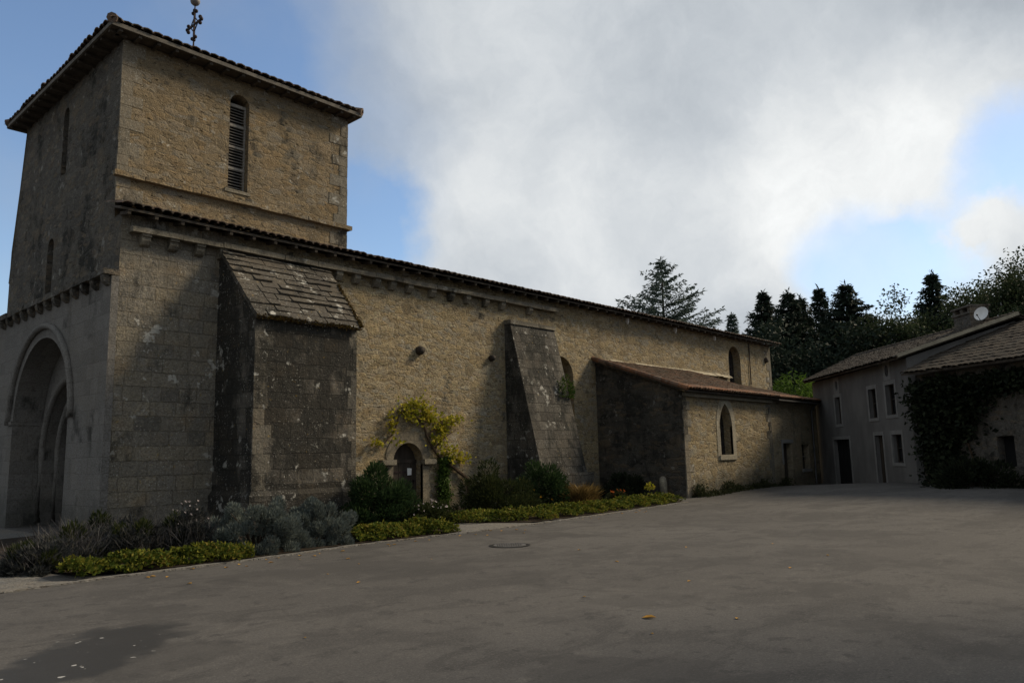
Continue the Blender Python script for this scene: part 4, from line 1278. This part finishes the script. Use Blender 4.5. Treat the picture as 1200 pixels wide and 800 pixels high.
# grey-green mounds in front of the first buttress
bush('grey_shrub', (7.45, 13.2), 0.95, 0.80, 1.0, 32000, 0.07, 0.017, 'lavender', 'rounded grey green shrub at the corner of the front buttress, the larger left mound', 'shrub', 90, .13, .7)
bush('grey_shrub', (8.85, 13.3), 0.72, 0.72, 0.88, 24000, 0.07, 0.017, 'lavender', 'rounded grey green shrub in front of the buttress, the smaller right mound', 'shrub', 75, .14, .7)
# tall dry lavender in the shade of the west corner
def stalk_plant(c, rx, ry, h, n, label, mat='stalks', heads=None):
    o = thing('lavender_plant', (c[0], c[1], .03), label, 'plant')
    a = rng.uniform(0, 2*math.pi, n)
    t = np.sqrt(rng.uniform(0, 1, n))
    base = np.stack([c[0]+rx*.9*t*np.cos(a), c[1]+ry*.9*t*np.sin(a), rng.uniform(0.15, .6, n)*h*(1.15-.55*t)], 1)
    d = np.stack([np.cos(a)*t*.7+rng.normal(0, .55, n), np.sin(a)*t*.7+rng.normal(0, .55, n), np.ones(n)*.9], 1)
    leaf_object('stalks', base, d, h*.40, 0.011, mat, o, 0.1, .5)
    p, dd = bush_points(c, rx, ry, h*.8, n*12, 34, .2)
    dd[:, 2] += .25
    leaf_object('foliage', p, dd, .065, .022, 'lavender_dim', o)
    p, dd = bush_points(c, rx*.8, ry*.8, h*.85, n*2, 8, .26)
    leaf_object('shoots', p, dd+np.array([0, 0, .7]), .10, .025, 'shrub_olive', o)
    if heads:
        flowers(o, c, rx*.7, ry*.7, h*1.02, heads, 'petal_w', .026)
    return o
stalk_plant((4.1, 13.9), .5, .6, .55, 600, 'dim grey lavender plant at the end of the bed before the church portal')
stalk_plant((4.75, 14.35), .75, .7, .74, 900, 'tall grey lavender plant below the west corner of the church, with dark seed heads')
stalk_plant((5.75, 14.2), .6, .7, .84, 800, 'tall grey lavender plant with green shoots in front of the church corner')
stalk_plant((6.5, 13.9), .6, .7, .88, 900, 'tall grey lavender plant topped with pale flowers beside the round grey shrub', heads=26)
stalk_plant((5.6, 16.0), .9, .8, .8, 800, 'dark dry plant close to the foot of the church front')
# ground cover
def cover(pts, wdt, n, h, label, name='ground_cover'):
    pts = [np.array(p) for p in pts]
    seg = [np.linalg.norm(b-a) for a, b in zip(pts[:-1], pts[1:])]
    pr = np.array(seg)/sum(seg)
    idx = rng.choice(len(seg), n, p=pr)
    t = rng.uniform(0, 1, n)
    A_ = np.array(pts)[idx]
    B_ = np.array(pts)[idx+1]
    xy = A_+(B_-A_)*t[:, None]
    nrm = np.stack([-(B_-A_)[:, 1], (B_-A_)[:, 0]], 1)
    nrm /= np.linalg.norm(nrm, axis=1)[:, None]
    off = rng.uniform(-1, 1, n)
    wv = wdt*(1+.25*np.sin(xy[:, 0]*5.1)+.2*np.sin(xy[:, 0]*11.7+1))
    xy = xy+nrm*(off*wv)[:, None]
    lump = .75+.25*np.sin(xy[:, 0]*6.3+xy[:, 1]*4)+.2*np.sin(xy[:, 0]*14+xy[:, 1]*9)
    zt = h*np.sqrt(np.maximum(.03, 1-off**2))*lump
    z = zt*rng.uniform(.35, 1.0, n)**.6+.02
    d = rng.normal(size=(n, 3))
    d[:, 2] = np.abs(d[:, 2])*.6+.1
    d[:, 1] -= .4
    o = leaf_object(name, np.column_stack([xy, z]), d, .075, .05, 'cover')
    return tag(o, label, 'ground cover', kind='stuff')
cover([(4.15, 12.72), (5.4, 12.75), (6.95, 12.62)], .36, 5200, .27, 'yellow green ground cover along the kerb below the lavender plants')
cover([(9.3, 12.95), (10.6, 12.98), (11.85, 12.85)], .38, 5600, .30, 'yellow green ground cover along the kerb between grey shrub and paved path')
cover([(13.5, 14.6), (14.9, 13.25), (18.5, 13.45), (22.6, 13.85)], .45, 12000, .30, 'long yellow green ground cover strip running from the path to the chapel')
# bushes either side of the door
o = bush('door_shrub', (12.35, 16.0), 1.05, .95, 1.28, 15000, .12, .035, 'shrub', 'dense dark green shrub left of the church side door', 'shrub', 38, .26, .2)
o = bush('rose_bush', (13.1, 14.9), .8, .6, .5, 4500, .07, .04, 'shrub_olive', 'low rose bush with small pale flowers in front of the side door', 'bush', 26, .28)
flowers(o, (13.1, 14.9), .7, .5, .54, 34, 'petal_w', .035)
o = bush('door_shrub', (16.35, 15.7), 1.35, 1.0, 1.18, 15000, .10, .03, 'shrub_olive', 'dark olive shrub right of the side door under the vine stem', 'shrub', 40, .26, .3)
o = bush('flowering_shrub', (18.45, 15.9), 1.15, .95, 1.25, 13000, .10, .035, 'shrub', 'dark shrub dotted with orange yellow flowers beside the raking buttress', 'shrub', 36, .26, .3)
flowers(o, (18.45, 15.9), 1.05, .8, 1.2, 9, 'petal_y', .05)
# dry fern and orange flowers near the raking buttress
o = thing('dry_fern', (19.3, 14.95, .03), 'clump of dry brown fern fronds at the foot of the raking buttress', 'fern')
n = 1500
a = rng.uniform(0, 2*math.pi, n)
t = rng.uniform(0, 1, n)
pp = np.stack([19.4+.65*t*np.cos(a), 15.0+.4*t*np.sin(a), .05+rng.uniform(0, .45, n)], 1)
leaf_object('fronds', pp, np.stack([np.cos(a)+rng.normal(0, .3, n), np.sin(a)+rng.normal(0, .3, n), rng.uniform(.4, 1.4, n)], 1), .32, .03, 'dry', o)
o = bush('orange_flower_clump', (22.3, 15.6), .5, .35, .42, 1800, .08, .035, 'weed', 'small clump of orange red flowers right of the raking buttress', 'flowers', 16, .3)
flowers(o, (22.3, 15.6), .45, .3, .42, 13, 'petal_o', .06)
o = thing('sapling', (22.9, 14.7, .03), 'tiny bright green sapling above the ground cover before the dark chapel wall', 'plant')
q = MB()
q.tube([(22.9, 14.7, 0), (22.92, 14.7, .45)], [.01, .006], 5)
q.build('stem', 'vinewood', o)
p, d = bush_points((22.92, 14.7), .14, .14, .16, 60, 6, .4, .42)
leaf_object('leaves', p, d, .1, .06, 'vineleaf', o)
o = bush('dark_shrub', (23.6, 16.3), 1.0, .9, .9, 6000, .1, .04, 'vine_dark', 'dark low shrub in the shade between buttress and chapel wall', 'shrub', 26, .28)
# plant growing from the raking buttress
o = thing('wall_plant', (22.0, 17.25, 4.1), 'yellow green plant growing out of the raking buttress face', 'plant')
p, d = bush_points((21.9, 17.42), .42, .16, .9, 480, 16, .3, 3.7)
d[:, 1] -= .6
leaf_object('leaves', p, d, .09, .05, 'ivy', o)
# vine over the door
V = thing('climbing_vine', (17.3, 18.0, 0), 'yellow green climbing vine arching over the church side door', 'vine')
q = MB()
yv = YS-.09
main = [(17.68, yv-.05, 0), (17.70, yv-.03, .5), (17.62, yv-.02, .96), (17.2, yv, 1.22), (16.72, yv, 1.50), (16.35, yv, 1.75), (16.1, yv, 2.05), (15.94, yv, 2.3), (15.8, yv, 2.7), (15.3, yv, 2.95), (14.85, yv, 3.05)]
q.tube(main, [.075, .065, .06, .055, .05, .045, .042, .04, .035, .03, .02], 7)
q.tube([(14.85, yv, 3.05), (14.78, yv, 2.7), (14.6, yv, 2.35), (14.3, yv, 2.1), (13.9, yv, 1.97)], [.02, .024, .024, .02, .012], 6)
q.tube([(16.2, yv, 1.9), (16.7, yv-.05, 2.3), (17.1, yv-.08, 2.5)], [.03, .02, .01], 6)
q.tube([(15.94, yv, 2.3), (16.5, yv-.05, 2.75), (17.0, yv-.08, 2.85)], [.03, .02, .01], 6)
q.tube([(15.4, yv, 2.95), (15.7, yv-.05, 3.35)], [.02, .01], 6)
q.build('stem', 'vinewood', V)
P_, D_ = [], []
for cx_, cz_, rx_, rz_, n_ in ((15.55, 3.22, .45, .26, 260), (15.0, 3.12, .3, .22, 110), (15.9, 3.0, .3, .25, 120), (16.2, 2.82, .35, .2, 130), (16.9, 2.82, .45, .16, 170), (16.5, 2.5, .35, .22, 160),
                                (16.35, 2.15, .3, .18, 120), (16.75, 1.85, .35, .16, 120), (17.15, 1.62, .45, .15, 190), (14.55, 2.75, .22, .25, 70), (14.62, 2.4, .15, .15, 24), (14.0, 2.12, .33, .10, 60), (14.8, 2.1, .15, .08, 14), (15.35, 2.9, .3, .2, 70)):
    k = int(n_*.72)
    P_.append(np.stack([cx_+rng.normal(0, rx_*.55, k), YS-.06-np.abs(rng.normal(0, .12, k)), cz_+rng.normal(0, rz_*.55, k)], 1))
    D_.append(np.stack([rng.normal(0, 1, k), rng.normal(-.5, .5, k), rng.normal(-.4, .7, k)], 1))
leaf_object('leaves', np.concatenate(P_), np.concatenate(D_), .11, .085, 'vineleaf', V)
I = thing('ivy_column', (16.55, 18.2, 0), 'narrow upright column of green ivy beside the right door jamb', 'ivy')
k = 2600
hh = rng.uniform(0, 1.65, k)
leaf_object('leaves', np.stack([16.62+rng.normal(0, .12, k)+.03*np.sin(hh*5), YS-.03-np.abs(rng.normal(0, .07, k)), hh], 1),
            np.stack([rng.normal(0, 1, k), rng.normal(-.8, .5, k), rng.normal(-.5, .7, k)], 1), .075, .06, 'ivy', I)
q = MB()
q.tube([(16.6, YS-.03, 0), (16.64, YS-.03, .8), (16.6, YS-.03, 1.6)], [.03, .022, .01], 6)
q.build('stem', 'vinewood', I)
# weeds at the chapel foot
n = 7000
x = rng.uniform(25.3, 33.3, n)
yb = 14.45-np.abs(rng.normal(0, .22, n))
hz = rng.uniform(0, 1, n)**1.6*(.22+.16*np.sin(x*2.3)+.12*np.sin(x*5.9+1))
dn_ = rng.normal(0, 1, (n, 3))
dn_[:, 2] = np.abs(dn_[:, 2])+.3
tag(leaf_object('weeds', np.stack([x, yb, np.maximum(.01, hz)], 1), dn_, .11, .035, 'weed'), 'dark weeds growing along the foot of the chapel wall', 'weeds', kind='stuff')

# creeper and shrub on the barn
def wall_creeper(name, spots, label, mat='vine_dark', ln=.16, wd=.12):
    o = thing(name, tuple(C0), label, 'creeper')
    P_, D_ = [], []
    for u, z, ru, rz, k in spots:
        uu = u+rng.normal(0, ru*.5, k)
        zz = np.clip(z+rng.normal(0, rz*.5, k), .02, 3.95-.35*rng.random(k))
        dd = np.abs(rng.normal(0, .16, k))+.02
        base = np.array(C0)[None]+np.outer(uu, np.array(BU))-np.outer(dd, np.array(BNn))
        base[:, 2] = zz
        P_.append(base)
        D_.append(rng.normal(0, 1, (k, 3))-np.array(BNn)*.6+np.array([0, 0, -.4]))
    leaf_object('leaves', np.concatenate(P_), np.concatenate(D_), ln, wd, mat, o)
    q = MB()
    for u in (0.8, 2.1):
        pts = [C0+BU*(u+.15*math.sin(k*1.3))-BNn*.05+Vector((0, 0, k*.6)) for k in range(7)]
        q.tube(pts, [.05-.006*k for k in range(7)], 6)
    q.build('stem', 'vinewood', o)
    return o
wall_creeper('wall_creeper', [(0.7, 3.2, .8, 1.0, 1800), (1.4, 3.0, 1.0, 1.6, 3000), (0.9, 1.6, .7, 1.6, 2400), (2.0, 3.2, 1.1, .9, 1800), (3.6, 3.7, 1.6, .4, 1400), (5.2, 3.6, 1.4, .5, 1200)],
             'dark creeper covering the front of the barn beside the grey house')
bc = C0+BU*2.9-BNn*.8
o = bush('barn_shrub', (bc.x, bc.y), 1.3, 1.3, 1.25, 7000, .13, .05, 'vine_dark', 'rounded dark shrub at the foot of the barn wall', 'shrub', 30, .28)

# ------------------------------------------------------------------ trees beyond the buildings
def conifer(name, d, l, h, rbase, label, mat='conifer', z0=0.10, droop=.35, dens=1.0, ang0=0.0, group=None, gap=1.0, tuft=.38, strands=8):
    p = DL(d, l)
    o = thing(name, tuple(p), label, 'tree', group)
    q = MB()
    q.tube([p+Vector((0, 0, -.3)), p+Vector((0, 0, h*.5)), p+Vector((0.05, 0, h*.98))], [h*.018, h*.011, .02], 8)
    P_, D_ = [], []
    z = h*z0
    while z < h*.985:
        t = (z/h-z0)/(1-z0)
        Lm = rbase*(1-t)**.95+.08
        nb = int(6+3*(1-t))
        for k in range(nb):
            a = random.uniform(0, 2*math.pi)
            L_ = Lm*random.uniform(.55, 1.12)
            el = .15+.5*t-random.uniform(0, droop)
            dv_ = np.array([math.cos(a), math.sin(a), 0])
            m_ = max(3, int(L_/.28*dens))
            sl = np.linspace(.12, 1, m_)
            zz = z+L_*sl*el-droop*L_*.45*sl**2+.16*L_*np.maximum(0, sl-.7)
            bp = np.array(p)[None]+dv_[None]*(L_*sl)[:, None]
            bp[:, 2] = zz
            if L_ > rbase*.35:
                q.tube([Vector((p.x, p.y, z)), Vector(bp[m_//2]), Vector(bp[-1])], [.035, .022, .008], 4)
            sw = np.array([-math.sin(a), math.cos(a), 0])
            for s_ in range(strands):
                wv = rng.uniform(-1, 1, m_)*(L_*.22*(1.1-sl)+.08)
                pt = bp+sw[None]*wv[:, None]+rng.normal(0, .05, (m_, 3))
                P_.append(pt)
                D_.append(dv_[None]*.8*(1-.6*t)+sw[None]*np.sign(wv)[:, None]*.7+np.stack([rng.normal(0, .3, m_), rng.normal(0, .3, m_), rng.normal(-.45*droop-.1, .35, m_)], 1))
        z += gap*h/34*random.uniform(.8, 1.25)*(1.1-.4*t)
    # leader
    k = 26
    zt = np.linspace(h*.93, h*1.0, k)
    P_.append(np.stack([np.full(k, p.x), np.full(k, p.y), zt], 1))
    D_.append(np.stack([rng.normal(0, .6, k), rng.normal(0, .6, k), rng.uniform(.4, 1.5, k)], 1))
    leaf_object('crown', np.concatenate(P_), np.concatenate(D_), tuft, tuft*.28, mat, o)
    q.build('trunk', 'bark', o)
    return o
def broadleaf(name, d, l, h, r, label, n=11000, mat='broadleaf', zc=.62, clumps=46, leaf=.22, group=None, spread=.17):
    p = DL(d, l)
    o = thing(name, tuple(p), label, 'tree', group)
    q = MB()
    q.tube([p+Vector((0, 0, -.3)), p+Vector((.1, 0, h*.3)), p+Vector((-.1, .1, h*.62))], [h*.024, h*.017, h*.008], 8)
    cen = []
    while len(cen) < clumps:
        u_ = unit(1)[0]*rng.uniform(.35, 1.0)**.6
        if u_[2] < -.75:
            continue
        cen.append((u_[0]*r, u_[1]*r, h*zc+u_[2]*h*(1-zc)*.93))
    cen = np.array(cen)
    for c_ in cen[::2]:
        b = p+Vector((0, 0, h*random.uniform(.25, .55)))
        e = Vector((p.x+c_[0], p.y+c_[1], c_[2]))
        q.tube([b, b.lerp(e, .55)+Vector((0, 0, .3)), e], [h*.007, h*.004, .012], 5)
    idx = rng.integers(0, clumps, n)
    wgt = rng.uniform(.6, 1.35, clumps)
    off = unit(n)*(rng.uniform(0, 1, n)**.45)[:, None]*(np.array([r, r, h*(1-zc)])*spread*1.6)[None]*wgt[idx][:, None]
    pt = cen[idx]+off+np.array([p.x, p.y, 0])
    leaf_object('crown', pt, unit(n)+np.array([0, 0, -.2]), leaf, leaf*.6, mat, o)
    q.build('trunk', 'bark', o)
    return o
conifer('fir_tree', 70, 14.0, 19.5, 8.6, 'blue green fir standing alone behind the church roof', 'fir', .35, .10, 1.2, gap=1.15, tuft=.42, strands=6)
conifer('fir_tree', 75, 21.7, 15.0, 2.6, 'small fir tip just left of the dark conifers above the nave roof', 'fir', .3, .15, gap=1.2)
conifer('conifer_tree', 62, 20.6, 14.5, 5.6, 'dark pointed conifer leftmost of the row behind the nave end', dens=1.6, gap=.62, tuft=.36, droop=.5)
conifer('conifer_tree', 60, 21.9, 14.1, 5.6, 'dark conifer with a double tip in the row right of the church', dens=1.6, gap=.62, tuft=.36, droop=.5)
conifer('conifer_tree', 61, 23.2, 13.8, 4.6, 'shorter dark conifer in the middle of the row behind the house', dens=1.6, gap=.62, tuft=.36, droop=.5)
conifer('conifer_tree', 64, 26.0, 15.2, 4.6, 'slender dark conifer with narrow tip beside the broadest conifer', dens=1.6, gap=.62, tuft=.36, droop=.5)
conifer('conifer_tree', 58, 25.6, 14.2, 7.4, 'broadest dark conifer with blunt top behind the house roof', dens=1.6, gap=.6, tuft=.36, droop=.5)
conifer('conifer_tree', 58, 32.3, 14.9, 5.4, 'dark conifer standing between two broadleaf trees behind the chimney', dens=1.6, gap=.62, tuft=.36, droop=.5)
broadleaf('broadleaf_tree', 55, 27.4, 12.6, 4.0, 'loose leafy tree showing sky between its branches behind the house', 17000, clumps=64, spread=.15)
broadleaf('broadleaf_tree', 60, 35.5, 14.6, 4.6, 'leafy tree behind the chimney, lower than the tree at the right edge', 20000, clumps=60)
broadleaf('broadleaf_tree', 52, 34.6, 14.2, 4.8, 'tall leafy tree at the right edge of the photo above the barn', 24000, clumps=60)
broadleaf('broadleaf_tree', 56, 38.2, 14.0, 4.5, 'leafy tree farthest right, mostly outside the picture above the barn', 16000)
broadleaf('added_shade_tree', 9.0, 16.5, 14.0, 4.4, 'large leafy tree added out of frame at the right to shade the near asphalt', 7000, leaf=.26)  # unseen tree, added only to cast soft shade over the foreground asphalt
# darker understorey that closes the view beneath the crowns
n = 90000
dd = rng.uniform(52, 70, n)
ll = rng.uniform(17.5, 41, n)
hh = rng.uniform(0, 1, n)**.8*(9.4+.9*np.sin(ll*1.1)+.8*np.sin(ll*2.7+1))
pos = np.outer(dd, np.array(FW))+np.outer(ll, np.array(RT))
pos[:, 2] = hh
tag(leaf_object('undergrowth', pos, unit(n), .34, .2, 'conifer'), 'dark undergrowth filling the space under the trees behind the house', 'undergrowth', kind='stuff')
# bright bamboo behind the annex
pb = DL(47.5, 17.3)
o = thing('bamboo_clump', tuple(pb), 'bright green bamboo clump between nave end and grey house', 'bamboo')
n = 7000
a = rng.uniform(0, 2*math.pi, n)
t = np.sqrt(rng.uniform(0, 1, n))
hh = rng.uniform(.5, 1, n)*(6.7-2.4*t)
leaf_object('leaves', np.stack([pb.x+3.0*t*np.cos(a), pb.y+2.2*t*np.sin(a), hh], 1), np.stack([np.cos(a), np.sin(a), rng.normal(-.3, .6, n)], 1), .42, .08, 'bamboo', o)
q = MB()
for k in range(26):
    a = random.uniform(0, 6.28)
    t = random.random()
    b = pb+Vector((1.6*t*math.cos(a), 1.2*t*math.sin(a), 0))
    q.tube([b, b+Vector((.2*math.cos(a), .2*math.sin(a), 3)), b+Vector((.9*math.cos(a), .9*math.sin(a), 6.2-2*t))], [.03, .022, .008], 5)
q.build('canes', 'ivy', o)

# ------------------------------------------------------------------ fallen leaves
def leaf_shape(x, y, s, rot):
    q = MB()
    pr = [(-.5, 0, .0), (-.15, .3, .12), (.2, .26, .16), (.55, 0, .05), (.2, -.26, .14), (-.15, -.3, .1)]
    cs, sn_ = math.cos(rot), math.sin(rot)
    q.add([(x+s*(a*cs-b*sn_), y+s*(a*sn_+b*cs), gz(x, y)+.006+s*c_) for a, b, c_ in pr]+[(x, y, gz(x, y)+.006)], [(6, i, (i+1) % 6) for i in range(6)])
    return q
random.seed(21)
spots = [(6.72, 4.4, .14), (5.0, 10.6, .09), (7.8, 10.9, .08), (9.4, 11.8, .08), (10.2, 12.0, .08), (6.1, 11.7, .09), (8.4, 11.9, .09), (4.9, 11.7, .09), (7.2, 3.7, .07), (9.9, 7.0, .07), (5.7, 12.0, .1), (11.4, 12.0, .08),
         (12.5, 11.2, .08), (8.9, 5.2, .06), (6.4, 8.7, .07), (7.6, 12.0, .1), (16.2, 12.2, .09), (18.4, 12.3, .09)]
for k in range(26):
    x = random.uniform(4.6, 19)
    spots.append((x, 12.2-abs(random.gauss(0, .35))+max(0, x-14)*.08, random.uniform(.05, .1)))
for k in range(14):
    p = DL(random.uniform(4.5, 14), random.uniform(-3, 7))
    spots.append((p.x, min(p.y, 11), random.uniform(.035, .07)))
for i, (x, y, s) in enumerate(spots):
    tag(leaf_shape(x, y, s, random.uniform(0, 6.28)).build('fallen_leaf', 'fallen'),
        'single dry orange leaf lying on open asphalt in the foreground' if i == 0 else ('small dry fallen leaf lying on the asphalt beside the garden kerb' if y > 11 else 'small dry fallen leaf lying out on the open asphalt'), 'leaf', 'fallen leaves on the asphalt')
